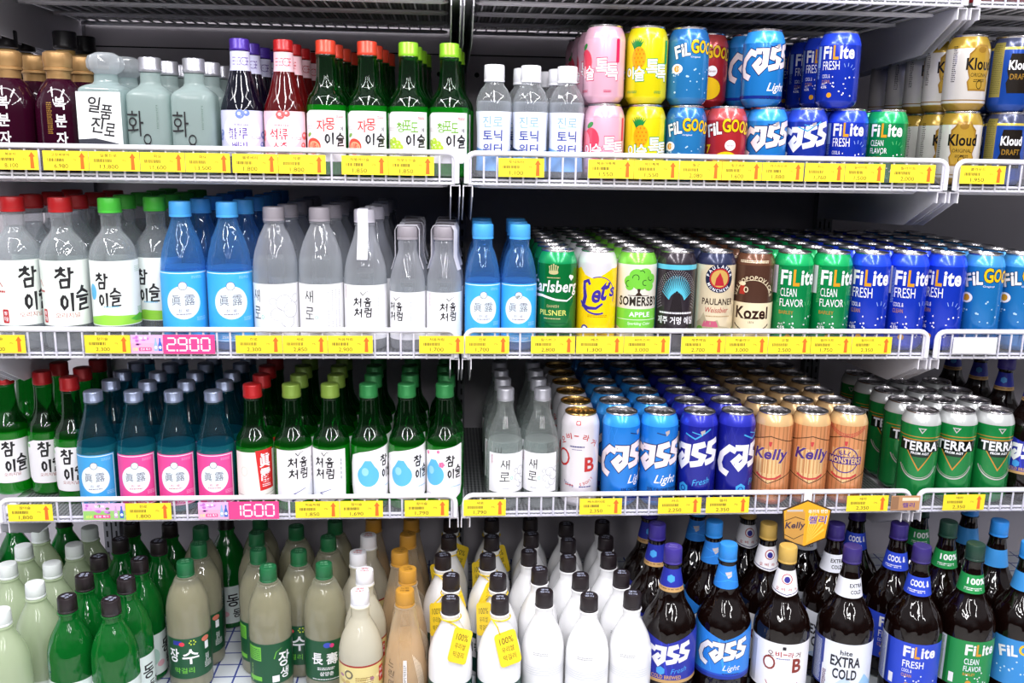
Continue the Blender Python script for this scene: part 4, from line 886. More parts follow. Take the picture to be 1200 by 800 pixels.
def white(h, tag):
    a = Art()
    if tag is not None:
        D = C((22, 70, 60)); a.rect(-114, 12, 114, 88, D); a.rrect(-34, 40, 4, 78, 6, CREAM); a.text('막걸리', 26, 78, 8, CREAM, w=30, bold=.03); a.text('지평', -14, 60, 18, C((40, 60, 56)), w=26, bold=.04)
        lb = [('label', a, 'wrap', 0)]
    else:
        for z in (92, 96, 100, 104): a.rect(-114, z, 114, z+1, C((206, 210, 216)))
        fine(a, -16, 132, 26, 2, C((170, 170, 176)), 1.4, 3); lb = [('print', a, 'wrap', 0)]
    ex = []
    k = h/226
    pr = bullet(h, 36.2, 114*k, 14.6)
    if tag is not None:
        YL = C((240, 206, 40)); T = Art(); T.base = 0; T.rrect(-19, -27, 19, 27, 6, YL)
        T.text('100%', 0, 13, 10, BLK, w=24, bold=.0); T.text('우리쌀', 0, -1, 9, BLK, w=22, bold=.0); T.text('막걸리', 0, -14, 9, BLK, w=22, bold=.0)
        pz = T.pieces(None, 'flat'); back = ([(x, .6, z) for x, y, z in pz[0][0]], [f[::-1] for f in pz[0][1]], pz[0][2], False)
        R = Matrix.Translation((tag[0], tag[1], tag[2])) @ Matrix.Rotation(tag[4], 4, 'Z') @ Matrix.Rotation(tag[3], 4, 'Y') @ Matrix.Rotation(-.32, 4, 'X')
        pz = [([tuple(R @ Vector(p)) for p in V], F, M_, S) for V, F, M_, S in pz+[back]]
        top = R @ Vector((-8, 0, 25)); loop = [(17.4*cos(t), 17.4*sin(t), h-33) for t in (2*pi*j/20 for j in range(20))]
        pz.append(tube(loop, 1.2, YL, 6, True)); pz.append(tube([(-12, -13, h-33), (top.x*.5-4, top.y*.9, (top.z+h-33)/2+2), tuple(top)], 1.3, YL, 6))
        ex.append(('neck_tag', build('neck_tag', pz)))
    return bottle('makgeolli_bottle', 'bottle', h, pr, MILK, (h-25, h, 15, BCAP, True), lb, extra=ex, capart=top_print(('생막', '걸리'), CPR))
WT1 = white(226, (16, -27.5, 155, .5, .5)); WT2 = white(226, (14, -29, 152, -.12, .45)); WT3 = white(226, (-18, -26.5, 155, -.4, -.55))
for q in (WT1, WT2, WT3): q.r += 3.6
WPL = white(226, None)

# -- big brown plastic beer bottles
BROWN = G('brown_plastic', (74, 40, 26), (34, 16, 12), .5)
BEER = [(38, 0), (45, 4), (47, 14), (47.4, 24), (47.4, 138), (46.6, 150), (43, 164), (36, 178), (28.6, 190), (24, 200), (22, 208), (18.4, 230), (15, 248), (14.4, 254), (14.4, 258), (14.4, 258), (16.4, 259), (16.4, 261), (13.6, 262), (13.6, 276)]
BK2 = C((30, 28, 34))
def beer(lab, neck, capm, cp=None, s=1.0):
    q = [(r*s, z*s) for r, z in BEER]; h = 290*s
    return bottle('beer_bottle', 'bottle', h, q, BROWN, (262*s, h, 15.6, capm, True), [('label', lab, 'wrap', 0), ('neck_label', neck, 'wrap', 0)], capart=cp)
def nl(m, z0=208, z1=246, hi=None): a = Art(); a.rect(-62, z0, 62, z1, m); return a
CAPU = P('cap_violet', (58, 44, 140), .4); CAPL = P('cap_blue', (46, 140, 226), .4); CAPY = P('cap_yellow', (206, 168, 84), .4); CAPG = P('cap_bottle_green', (26, 60, 48), .4); CAPV2 = P('cap_deep_violet', (50, 36, 110), .4)
def cass_beer(fresh, s=1.0):
    base = (34, 44, 160) if fresh else (42, 130, 224); B = C(base); a = Art(); g = C((196, 156, 100))
    a.poly([(-72*s, 60*s), (72*s, 60*s), (72*s, 150*s), (40*s, 142*s), (0, 128*s), (-40*s, 142*s), (-72*s, 150*s)], B); a.rect(-72*s, 56*s, 72*s, 62*s, g if fresh else C((30, 50, 150)))
    lt = C(tuple(min(255, int(c*1.2)+16) for c in base))
    for i in range(6): r = random.Random(i+9); u = r.uniform(-60, 50)*s; a.line([(u, 130*s), (u+12*s, 70*s)], .8, lt)
    a.cass(0, 102*s, 92*s, 0, 8.6*s, CREAM, None if fresh else C((24, 40, 92)))
    if fresh: a.text('Fresh', 24*s, 80*s, 9*s, C((70, 160, 230)), w=28*s, shear=.4, rot=10); a.poly([(-8*s+8*s*cos(math.radians(90+60*j)), 78*s+8*s*sin(math.radians(90+60*j))) for j in range(6)], C((70, 160, 230))); a.text('COLD BREWED', 2*s, 67*s, 7*s, C((206, 160, 96)), w=52*s, bold=.02)
    else: a.text('Light', 16*s, 76*s, 13*s, CREAM, w=30*s, shear=.35); fine(a, 0, 67*s, 30*s, 1, C((24, 40, 92)), 2); a.rect(-72*s, 62*s, 72*s, 66*s, C((30, 70, 190)))
    a.mv(6*s)
    n = Art(); n.poly([(-62*s, 208*s), (62*s, 208*s), (62*s, 247*s), (-62*s, 247*s)], B)
    if fresh: n.rect(-62*s, 208*s, 62*s, 216*s, g); fine(n, -24*s, 214*s, 46*s, 1, C((110, 70, 40)), 2); n.poly([(7*cos(math.radians(90+60*j))*s, (231+7*sin(math.radians(90+60*j)))*s) for j in range(6)], C((70, 160, 230)))
    else: n.poly([(-4*s, 236*s), (8*s, 238*s), (8*s, 230*s), (2*s, 226*s)], C((200, 190, 190))); n.line([(-40*s, 244*s), (0, 230*s), (30*s, 244*s)], .8, lt); n.line([(-30*s, 212*s), (2*s, 224*s), (40*s, 212*s)], .8, lt)
    n.mv(7*s)
    return beer(a, n, CAPU if fresh else CAPL, top_print(('FRESH', 'BEER'), C((120, 110, 190))) if fresh else None, s)
BCF, BCL, BCFS = cass_beer(True), cass_beer(False), cass_beer(True, .84)
a = Art(); a.rect(-74, 40, 74, 128, CREAM); RR2 = C((176, 50, 50)); NB2 = C((50, 44, 140))
for ch, u, r in (('오', -22, 6), ('비', -9, 3), ('-', 2, 0), ('라', 12, -3), ('거', 25, -6)): a.text(ch, u, 109-abs(u)*.06, 10 if ch != '-' else 2, C((110, 60, 40)) if ch in '오거' else RR2, w=10 if ch != '-' else 7, rot=r, bold=.05)
a.rrect(-3, 117, 3, 123, 1, BK2); fine(a, -12, 101, 24, 1, NB2, 1.6); a.text('O', -24, 90, 26, C((140, 50, 36)), w=22); a.text('B', 24, 88, 26, C((140, 50, 36)), w=17, bold=.05); a.ring(0, 66, 30, 30, 1.2, RR2, 200, 235); a.ring(0, 66, 30, 30, 1.2, RR2, 305, 340); fine(a, -16, 50, 34, 1, RR2, 2)
a.rect(-64, 44, -50, 122, C((196, 196, 206)))
a.mv(4)
n = Art(); n.poly([(-62, 216), (-30, 212), (0, 206), (30, 212), (62, 216), (62, 250), (-62, 250)], CREAM); n.line([(-62, 219), (-30, 215), (0, 209), (30, 215), (62, 219)], 1.5, C((40, 40, 110))); n.ring(0, 236, 9, 9, 1.6, RR2); n.ell(0, 235, 5, 5.5, NB2, 14)
for ch, u in (('오', -16), ('비', -6), ('라', 6), ('거', 16)): n.text(ch, u, 218, 5.4, RR2, w=6, bold=.03)
BOB = beer(a, n, CAPY)
a = Art(); a.rect(-74, 40, 74, 126, C((232, 236, 246))); a.rect(-74, 40, -34, 126, C((52, 70, 150))); fine(a, -60, 120, 20, 26, C((220, 226, 240)), 1.6, 3); a.rect(-36, 40, -28, 80, C((232, 236, 246))); a.poly([(-28, 40), (-4, 54), (10, 40)], C((150, 196, 240))); a.poly([(20, 40), (40, 70), (60, 50), (74, 70), (74, 40)], C((160, 206, 244))); a.poly([(-20, 40), (4, 66), (30, 44)], C((196, 214, 244)))
fine(a, -34, 70, 7, 12, C((120, 90, 110)), 2, 2.6)
IB = C((34, 34, 46)); a.text('hite', 4, 110, 9, IB, w=20, bold=.02); a.text('EXTRA', 4, 93, 19, IB, w=50, bold=.06); a.text('COLD', 4, 70, 19, IB, w=40, bold=.06)
a.mv(5)
n = nl(C((230, 232, 242)), 204, 236); n.text('EXTRA', 12, 225, 7, IB, w=24, bold=.04); n.text('COLD', 12, 214, 7, IB, w=19, bold=.04); n.poly([(34, 206), (42, 220), (48, 206)], C((160, 206, 244)))
HITE = beer(a, n, CAPV2)
def filite_beer(base, dark, lines, nline):
    B = C(base); a = Art(); a.rect(-74, 40, 74, 126, B); a.rect(-74, 40, -36, 126, C((216, 222, 240))); fine(a, -70, 122, 30, 30, B, 1.4, 2.7); a.rect(-26, 44, -18, 62, CREAM)
    a.rect(-36, 40, -30, 126, C(dark)); og = C((214, 150, 50))
    for s, u, ww, m in (('Fi', 0, 17, CREAM), ('L', 14, 9, og), ('ite', 33, 26, CREAM)): a.text(s, u+4, 110, 20 if s != 'L' else 22, m, w=ww, bold=.05)
    y = 94
    for t, h_, w_, m in lines: a.text(t, -4+w_/2, y-h_/2, h_, C(m), w=w_, bold=.01); y -= h_+3
    for i in range(10): r = random.Random(i+40); a.ell(r.uniform(0, 60), r.uniform(46, 70), 1.4, 1.4, CREAM, 8)
    a.ell(6, 48, 5, 5, og, 14)
    a.mv(4)
    n = nl(B, 206, 238); n.text(nline, 6, 227, 11, CREAM, w=32, bold=.03); fine(n, -14, 216, 30, 2, CREAM, 1.6, 3)
    return a, n
BFB = beer(*filite_beer((40, 70, 200), (30, 50, 150), [('FRESH', 13, 34, (240, 240, 250)), ('COOL &', 6, 16, (240, 240, 250)), ('CLEAN', 6, 16, (206, 150, 60))], 'COOL &'), CAPV2)
BFG = beer(*filite_beer((28, 140, 70), (20, 110, 56), [('CLEAN', 11, 24, (240, 240, 250)), ('FLAVOR', 10, 30, (240, 240, 250)), ('BARLEY', 5, 20, (206, 150, 60))], '100%'), CAPG)
B = C((56, 140, 210)); a = Art(); a.rect(-74, 40, 74, 126, B); a.rect(-74, 40, -48, 126, C((40, 110, 180))); fine(a, -70, 122, 18, 28, C((200, 220, 240)), 1.4, 2.8); x = -36
for ch, ww, m, r, dy in (('F', 12, CREAM, 14, -6), ('i', 5, CREAM, 10, -3), ('L', 10, CREAM, 6, -1), ('G', 15, C((246, 196, 20)), 3, 4), ('O', 15, C((246, 196, 20)), -4, 4), ('O', 14, C((246, 196, 20)), -12, 2), ('D', 12, C((246, 196, 20)), -18, -3)): a.text(ch, x+ww/2, 106+dy, 20, m, w=ww, bold=.06, rot=r); x += ww+1.4
for i in range(16): r = random.Random(i+70); a.ell(r.uniform(-44, 60), r.uniform(46, 88), 1.6, 1.6, C((200, 226, 246)), 8)
BFGD = beer(a, nl(B, 206, 238), CAPL)

# ------------------------------------------------------------------ stocking the shelves
def px_x(px, Y, z):
    """x of the point at depth Y and height z seen at picture column px from the photographer's spot"""
    zr = z-CZ; k = (px-600)/FPX; a = RT.x; b = RT.y*Y+RT.z*zr; c = FW.x; d = FW.y*Y+FW.z*zr
    return (k*d-b)/(a-k*c)
def px_z(px, py, z):
    d = FW+RT*((px-600)/FPX)+UP*((400-py)/FPX); t = (z-CZ)/d.z; return d.x*t, d.y*t
ITEMS = []
ROWW = ['front one', 'second one back', 'third one back', 'fourth one back', 'fifth one back', 'sixth one back', 'seventh one back']
LAYER = 119.8
def add(kind, t, x, y, shift, label, group, lay=0, front=False, z=None, absrot=None):
    ITEMS.append(dict(k=kind, t=t, x=x, y=y, x0=x, y0=y, s=shift, label=label, group=group, lay=lay, front=front, z=(ZS[t] if t < 4 else ZD)+lay*LAYER, rot=absrot))
def col(kind, t, px, n, shift, what, where, group, lay=0, drift=0.0, first=0, dy=0.0, gap=.8, absrot=None, alt=None):
    h = kind.h; r = kind.r; z = (ZS[t] if t < 4 else ZD)+lay*LAYER
    y0 = GY+7+r+dy+first*(2*r+gap); x0 = px_x(px, y0, z+h); rnd = random.Random(px*31+t)
    for i in range(n):
        k = alt(i) if alt else kind
        add(k, t, x0+i*drift+(rnd.uniform(-1.2, 1.2) if i else 0), y0+i*(2*r+gap), shift if i == 0 else shift+rnd.uniform(-16, 16), '%s, %s, %s' % (what, where, ROWW[i+first]), group, lay, i+first == 0, absrot=absrot)

# --- first shelf under the top: soju bay
g = 'purple wine bottles'
w = 'purple wine bottle with gold cap'
def one(kind, t, px, y, shift, label, group, lay=0, front=False, absrot=None):
    z = (ZS[t] if t < 4 else ZD)+lay*LAYER; add(kind, t, px_x(px, y, z+kind.h), y, shift, label, group, lay, front, absrot=absrot)
one(BOK, 1, 10, 1517, -12, w+' cut off by the picture edge, in front', g, front=True)
one(BOK, 1, 67, 1517, -2, w+' and white lettering, beside the square white-label bottle', g, front=True)
one(BOK, 1, 38, 1584, 5, w+' in the gap behind the front two', g)
one(BOK, 1, 93, 1584, 5, w+' behind the square white-label bottle', g)
g = 'dark wine bottles with black caps'
for px, y, l in ((5, 1662, 'tall dark wine bottle with black cap at the picture edge'), (26, 1735, 'tall dark black-capped wine bottle behind the one at the edge'), (75, 1662, 'tall dark black-capped wine bottle behind the lettered purple wine'), (98, 1735, 'tall dark black-capped wine bottle deepest in the wine corner')):
    one(TALLW, 1, px, y, 0, l, g)
col(ILPB, 1, 122, 3, 0, 'square aqua spirit bottle with crystal stopper', 'between wine and frosted bottles', 'crystal-stopper spirit bottles', drift=9, absrot=-.06)
col(HWA, 1, 173, 4, 0, 'frosted celadon square bottle with silver cap', 'column by the crystal stoppers', 'frosted celadon spirit bottles', drift=8, absrot=-.02)
col(HWA, 1, 226, 4, 0, 'frosted celadon square bottle with silver cap', 'column by the purple caps', 'frosted celadon spirit bottles', drift=9, absrot=.02)
col(BERB, 1, 285, 5, 0, 'dark blue fruit soju bottle with purple cap', 'beside the red bottles', 'purple-capped fruit soju bottles')
col(BERR, 1, 330, 5, -4, 'red fruit soju bottle with red cap', 'beside the purple caps', 'red fruit soju bottles')
w = 'green soju bottle with coral cap, grapefruit label'; g = 'coral-capped green soju bottles'
col(JAM, 1, 382, 4, 0, w, 'beside the red bottles', g, drift=6); col(JAM, 1, 429, 4, 0, w, 'beside the lime caps', g, drift=7)
w = 'green soju bottle with lime cap, grape label'; g = 'lime-capped green soju bottles'
col(LIME, 1, 477, 5, 0, w, 'beside the coral caps', g, drift=5); col(LIME, 1, 525, 3, 0, w, 'beside the slotted post', g, drift=6)
# tonic and the two layers of short cans
w = 'clear tonic bottle with white cap'; g = 'tonic bottles'
col(TONIC, 1, 583, 1, 0, w, 'nearest the slotted post', g); col(TONIC, 1, 624, 2, 0, w, 'middle of three', g, drift=-4); col(TONIC, 1, 662, 3, 4, w, 'beside the pink cans', g, drift=-8)
SH = [('lower layer', 0), ('upper layer', 1)]
def short(kind, px0, n0, s0, px1, n1, s1, what, first1=0, drift=0):
    g = what+'s on the short-can shelf'
    if n0: col(kind, 1, px0, n0, s0, what, 'lower layer', g, 0, drift)
    if n1: col(kind, 1, px1, n1, s1, what, 'upper layer', g, 1, drift, first1)
short(PEACH, 711, 4, 0, 709.5, 4, -13, 'short pink can with peaches', drift=-1)
short(PINE, 757, 4, 7, 760, 3, 0, 'short yellow can with pineapple')
short(FGBS, 804, 4, -4, 808, 1, 5, 'short teal-blue can with bubbles')
short(FGRS, 852, 4, 0, 838, 3, 0, 'short red can with yellow letters', 1)
short(CASSLS, 898, 4, 0, 897, 1, 8, 'short sky-blue can with slanted white word')
col(CASSLS, 1, 871, 3, 12, 'short sky-blue can with slanted word', 'upper layer behind', 'short sky-blue cans behind', 1, 0, 1)
short(CASSFS, 947, 4, -5, 0, 0, 0, 'short navy can with slanted white word')
short(FILBS, 995, 5, 4, 986, 5, 0, 'short royal-blue can with white and orange word')
short(FILGS, 1041, 3, 2, 0, 0, 0, 'short green can with white and orange word')
short(KLOUD, 1128, 4, 6, 1137, 5, 21, 'short white and gold can')
short(KLOUDB, 1181, 4, 12, 1189, 4, 14, 'short blue can with gold rim')
# --- top shelf: a few red cans peeping through the wires
for px, l in ((1163, 'red can on the topmost wire shelf, behind its wires'), (1210, 'red can on the topmost wire shelf, at the picture edge')):
    one(FGRS, 0, px, 1530, 0, l, 'red cans on the topmost shelf', front=True)

# --- second shelf: plastic bottles, tall cans
w = 'big clear soju bottle with red cap'; g = 'red-capped clear bottles'
col(PETR, 2, 17, 4, 12, w, 'column at the picture edge', g, drift=9); col(PETR, 2, 66, 4, -4, w, 'column beside the green caps', g, drift=9)
w = 'big clear soju bottle with green cap'; g = 'green-capped clear bottles'
col(PETG, 2, 130, 5, 0, w, 'column beside the red caps', g, drift=4); col(PETG, 2, 182, 4, -8, w, 'column beside the blue caps', g, dy=52, drift=4)
w = 'big sky-blue soju bottle with blue cap'; g = 'blue-capped sky-blue bottles'
col(PETB, 2, 217, 6, -3, w, 'column beside the green caps', g, drift=3); col(PETB, 2, 267, 6, 0, w, 'column beside the grey caps', g, drift=3)
col(PSA, 2, 317, 5, 0, 'big clear soju bottle, grey cap, curly drawing', 'beside the blue caps', 'grey-capped clear bottles', drift=3); col(PSB, 2, 370, 5, -9, 'big clear soju bottle, grey cap, plain white label', 'beside the banded caps', 'grey-capped clear bottles', drift=3)
col(PCH, 2, 425, 5, -6, 'tall clear soju bottle with paper band over its cap', 'beside grey caps', 'paper-banded clear bottles', drift=4)
w = 'small clear soju bottle with paper-banded cap'; g = 'small paper-banded bottles'
col(PCS, 2, 478, 4, -16, w, 'beside the tall banded bottle', g, drift=4); col(PCS2, 2, 520, 4, 3, w, 'beside the slotted post', g)
w = 'small sky-blue soju bottle with blue cap'; g = 'small sky-blue bottles by the post'
col(PETBS, 2, 570, 3, 2, w, 'beside the slotted post', g); col(PETBS, 2, 610, 3, 0, w, 'beside the green can', g)
SLVR = None
for kind, px, s, what, where in ((CARLS, 658.5, -6, 'tall green can with crown and white script', 'beside the small blue-capped bottles'), (LETS, 705, 0, 'tall yellow and white can with violet script', 'in the can row'),
    (SOMER, 750, 5, 'tall cream and lime can with a tree', 'in the can row'), (JEJU, 794, 3, 'tall black can with a cyan fan', 'in the can row'), (PAUL, 839, 8, 'tall beige can with round navy and red emblem', 'in the can row'),
    (KOZEL, 884, 0, 'tall brown and cream can', 'in the can row'), (FILG, 931, 13, 'tall green can with white and orange word', 'beside the brown can'), (FILG, 976, 16, 'tall green can with white and orange word', 'beside the royal-blue cans'),
    (FILB, 1019.5, 5, 'tall royal-blue can with orange letter', 'beside the green cans'), (FILB, 1065, 13, 'tall royal-blue can with orange letter', 'middle of three columns'), (FILB, 1110, -3, 'tall royal-blue can with orange letter', 'beside the light blue cans'),
    (FGB, 1153, 3, 'tall light blue can with yellow letters', 'beside the royal-blue cans'), (FGB, 1197, 5, 'tall light blue can with yellow letters', 'at the picture edge')):
    col(kind, 2, px, 7, s, what, where, what.split(' with')[0]+'s on the third shelf')

# --- third shelf
w = 'green glass soju bottle with red cap'; g = 'red-capped green bottles'
one(CHR, 3, 84, 1561, -13, w+', beside the sky-blue label', g, front=True)
one(CHR, 3, 50, 1604, -6, w+' set back behind, second from the edge', g); one(CHR, 3, 6, 1602, -4, w+' set back at the picture edge', g)
one(CHR, 3, 101, 1628, 0, w+' directly behind the front red cap', g); one(CHR, 3, 76, 1670, 0, w+' third deep behind the set-back pair', g); one(CHR, 3, 121, 1692, 0, w+' third deep behind the sky-blue label', g)
one(CHR, 3, 34, 1668, 0, w+' third deep near the picture edge', g)
g = 'blue-glass soju bottles with silver caps'
col(JBLUE, 3, 112, 5, -8, 'blue-glass soju bottle with sky-blue label', 'beside the pink labels', g)
for px, where in ((159, 'beside the sky-blue label'), (204, 'middle of three'), (250, 'beside the red caps')): col(JPINK, 3, px, 5, -6, 'blue-glass soju bottle with pink label', where, g)
col(JRED, 3, 296, 4, 2, 'red-capped soju bottle with red-stripe label', 'by pink labels', 'red-stripe soju bottles')
g = 'olive-capped green soju bottles'; w = 'green soju bottle with olive cap'
col(CHEO, 3, 341, 4, 5, w, 'beside the red-stripe label', g); col(CHEO, 3, 386, 4, -15, w, 'beside the water-drop labels', g)
g = 'green soju bottles with a blue drop'; w = 'green soju bottle with blue water-drop label'
col(CHD, 3, 429, 4, 6, w, 'beside the olive caps', g); col(CHD, 3, 475, 4, -2, w, 'middle of three', g); col(CHB, 3, 518.5, 4, -11, 'green soju bottle with blue drop and pink blossoms', 'by the post', g)
g = 'clear glass soju bottles by the post'; w = 'clear glass soju bottle with silver cap'
col(SAERO, 3, 593, 4, 0, w, 'beside the slotted post', g); col(SAERO, 3, 635.5, 4, -15, w, 'beside the white can', g)
col(OBC, 3, 680.7, 6, -3, 'tall white can with red letters and gold lid', 'beside clear bottles', 'tall white cans')
g = 'tall sky-blue cans'; w = 'tall sky-blue can with outlined slanted word'
col(CASSL, 3, 729.3, 7, 15, w, 'beside the white can', g); col(CASSL, 3, 773, 7, -5, w, 'beside the dark blue cans', g)
g = 'tall dark blue cans'; w = 'tall dark blue can with white slanted word'
col(CASSF, 3, 820.7, 7, -12, w, 'beside the sky-blue cans', g); col(CASSF, 3, 864.4, 7, 23, w, 'beside the copper cans', g)
g = 'tall copper cans'; w = 'tall copper can with violet word'
col(KELLY, 3, 907.6, 7, -3, w, 'beside the dark blue cans', g, alt=lambda i: KELLYM if i in (2,) else KELLY); col(KELLY, 3, 952, 7, 5, w, 'middle of three columns', g, alt=lambda i: KELLYM if i in (1, 2) else KELLY)
col(KELLYM, 3, 995.7, 6, 0, 'tall copper can with round violet badge', 'beside the green cans', g, alt=lambda i: KELLYM if i in (0,) else KELLY)
g = 'tall green cans with silver shoulders'; w = 'tall green can with silver shoulder'
col(TERRA, 3, 1086, 5, 4, w, 'column beside the copper cans', g); col(TERRA, 3, 1127.3, 5, 1, w, 'middle of three columns', g); col(TERRA, 3, 1168.7, 4, 15, w, 'beside the dark bottle', g)
col(BCFS, 3, 1206, 4, -6, 'brown beer bottle with dark blue label', 'beside the silver-shouldered cans', 'brown bottles on the fourth shelf')

# --- bottom deck: each bottle where its cap shows
def deck(kind, pts, what, where, group, s=0, kinds=None):
    rnd = random.Random(len(what)+int(pts[0][0]))
    for i, (px, py) in enumerate(pts):
        k = kinds[i] if kinds else kind; x, y = px_z(px, py, ZD+k.h)
        add(k, 4, x, y, s if i == 0 else s+rnd.uniform(-14, 14), '%s, %s, %s' % (what, where, ROWW[i]), group, front=i == 0)
g = 'milky green bottles with white caps'; w = 'milky green rice-wine bottle with white cap'
deck(MGW, [(0, 714), (9, 660), (28, 638), (50, 617)], w, 'column at the picture edge', g); deck(MGW, [(42, 682), (62, 659), (88, 637), (107, 617)], w, 'column beside green bottles', g)
g = 'green bottles with dark caps'; w = 'green plastic rice-wine bottle with dark cap'
deck(GRB, [(80, 697), (97, 673), (116, 652), (138, 633), (154, 616)], w, 'column beside milky bottles', g, 22); deck(GRB, [(129, 700), (141, 678), (160, 657), (183, 633), (200, 615)], w, 'column beside the hazy bottles', g, 26)
g = 'hazy rice-wine bottles with green caps'; w = 'hazy rice-wine bottle with green cap'
deck(JS0, [(218, 655), (230, 634), (245, 616)], w, 'column beside green bottles', g); deck(JS1, [(317, 661), (315, 641), (305, 622), (286, 607)], w, 'column behind the open deck', g, 0, [JS1, JS1, JS0, JS2])
deck(JS0, [(354, 645), (352, 616)], w, 'set back between two front ones', g, -4); deck(JS2, [(385, 659), (397, 633), (394, 616)], w, 'column beside white-capped cream bottles', g, 0, [JS2, JS0, JS1])
deck(GRB, [(14, 604), (70, 604), (-20, 618)], 'green plastic rice-wine bottle', 'far behind the milky bottles', 'green bottles with dark caps')
deck(GRB, [(264, 606)], 'green plastic rice-wine bottle', 'deep behind the hazy bottles', 'green bottles with dark caps')
deck(WYL, [(426, 688), (427, 666), (427, 646), (440, 625)], 'cream rice-wine bottle, white cap, yellow label', 'beside ochre caps', 'cream bottles with yellow labels')
deck(GOLDB, [(476, 690), (471, 668), (472, 646), (480, 626), (480, 609)], 'peach ribbed rice-wine bottle with ochre cap', 'beside tagged bottles', 'ochre-capped bottles')
deck(GOLDB, [(439, 609)], 'peach bottle with ochre cap', 'behind the cream bottles', 'ochre-capped bottles')
g = 'white bottles with yellow neck tags'; w = 'white rice-wine bottle with yellow neck tag'
deck(WT1, [(528, 696), (521, 673), (522, 652), (526, 632), (524, 612)], w, 'beside the ochre caps', g, 0, [WT1, WT3, WT2, WT3, WT1]); deck(WT2, [(581, 696), (572, 673), (576, 652), (571, 632), (576, 612)], w, 'beside untagged bottles', g, 0, [WT2, WT3, WT1, WT3, WT2])
g = 'plain white bottles with dark caps'; w = 'plain white rice-wine bottle with dark cap'
deck(WPL, [(637, 692), (620, 668), (620, 649), (615, 630), (616, 610)], w, 'column beside tagged bottles', g); deck(WPL, [(690, 695), (668, 671), (666, 650), (659, 631), (659, 613)], w, 'middle of three columns', g); deck(WPL, [(741, 694), (717, 670), (712, 649), (702, 630), (701, 611)], w, 'column beside the beer', g)
w = 'big brown beer bottle'
deck(BCF, [(788, 638), (766, 614), (748, 594)], w+' with dark blue label', 'beside the white bottles', 'brown beer bottles, dark blue labels', -2); deck(BCL, [(854, 636), (836, 608), (816, 589)], w+' with sky-blue label', 'beside the dark blue labels', 'brown beer bottles, sky-blue labels', 4)
deck(BOB, [(923, 637.5), (900, 613), (880, 594)], w+' with yellow cap and white label', 'beside sky-blue labels', 'brown beer bottles, yellow caps', 8); deck(HITE, [(999, 638), (980, 614), (960, 594)], w+' with pale label and violet cap', 'beside yellow caps', 'brown beer bottles, pale labels', 3)
deck(BFB, [(1080, 637.5), (1054, 615), (1006, 594)], w+' with royal-blue label and violet cap', 'beside pale labels', 'brown beer bottles, royal-blue labels', -6); deck(BFG, [(1142, 634.5), (1114, 612.5), (1090, 594)], w+' with green label', 'beside royal-blue labels', 'brown beer bottles, green labels', 9)
deck(BFGD, [(1207, 634), (1172, 609), (1146, 591)], w+' with light blue label', 'at the picture edge', 'brown beer bottles, light blue labels', 10)

# settle: nothing on the same level may share space
for t in range(5):
    for lay in (0, 1):
        L = [i for i in ITEMS if i['t'] == t and i['lay'] == lay]
        for it in range(260):
            moved = 0
            for a in range(len(L)):
                for b in range(a+1, len(L)):
                    p, q = L[a], L[b]; sq = 1.16 if (p['k'].cat == 'bottle' and p['rot'] is not None and q['rot'] is not None) else 1.0
                    m = p['k'].r+q['k'].r+.15; dx = q['x']-p['x']; dy = q['y']-p['y']
                    if abs(dx) > m or abs(dy) > m: continue
                    d = sqrt(dx*dx+dy*dy) or .01
                    if d < m:
                        e = (m-d)/d; wp, wq = (.15 if p['front'] else 1), (.15 if q['front'] else 1); s_ = wp+wq; moved += 1
                        p['x'] -= dx*e*wp/s_; p['y'] -= dy*e*wp/s_; q['x'] += dx*e*wq/s_; q['y'] += dy*e*wq/s_
            for p in L:
                r = p['k'].r; lo = (GY+5.5 if t < 4 else 1264)+r; p['y'] = max(p['y'], lo)
            if not moved: break
        for p in list(L):
            if p['y'] > BY-28-p['k'].r: ITEMS.remove(p)             # no room left at the back
SCZ = {(id(k), t): s for t, s, ks in ((1, .975, (JAM, LIME)), (3, 1.022, (CHR, CHD, CHB, CHEO, JRED))) for k in ks}
for p in ITEMS:
    if p['rot'] is not None: rz = p['rot']
    else: rz = -atan2(p['x'], p['y'])+asin(max(-.95, min(.95, p['s']/p['k'].r)))
    p['k'].put(p['x'], p['y'], p['z'], rz, p['label'], p['group'], SCZ.get((id(p['k']), p['t']), 1.0))

# ------------------------------------------------------------------ price cards
YEL = P('yellow_card', (248, 220, 44), .55); TGR = C((66, 60, 26)); ARW = C((238, 108, 30))
def hang(name, px0, px1, t, me_fn, label, cat, group, dz=0):
    z = ZS[t]+15+(0, 3, 0, -4)[t]; xa = px_x(px0, GY-9.4, z); xb = px_x(px1, GY-9.4, z); w_ = xb-xa
    me = build(name, me_fn(w_)); o = bpy.data.objects.new(name, me); COL.objects.link(o); o.location = ((xa+xb)/2*MM, (GY-9.4)*MM, (z+dz)*MM)
    return setp(o, label, cat, group)
def card(a, w, h=29, y0=-.3):
    return [box(-w/2, w/2, 0, .5, -h/2, h/2, a.bg)]+a.pieces(None, 'flat')
def price(nm, pr):
    def f(w):
        a = Art(.012); a.base = .02; a.bg = YEL; s = w/73
        a.text(nm, -8*s, 8.6, 4.8, TGR, w=min(42*s, len(nm)*6*s), bold=.01)
        r = random.Random(len(nm)*7+len(pr)); u = -29*s
        while u < -4*s: d = r.uniform(.5, 1.5); a.rect(u, -1.6, u+d, 3.2, TGR); u += d+r.uniform(.5, 1.2)
        a.text('7%', 14*s, 1, 2.6, TGR, w=6*s); a.text(pr, -8*s, -8.6, 7, C((40, 38, 18)), w=(22 if len(pr) < 6 else 26)*s)
        a.poly([(26*s-3, -12.5), (26*s+3, -12.5), (26*s+2.4, 5), (26*s+5, 5), (26*s, 12.5), (26*s-5, 5), (26*s-2.4, 5)], ARW)
        return card(a, w-.8)
    return f
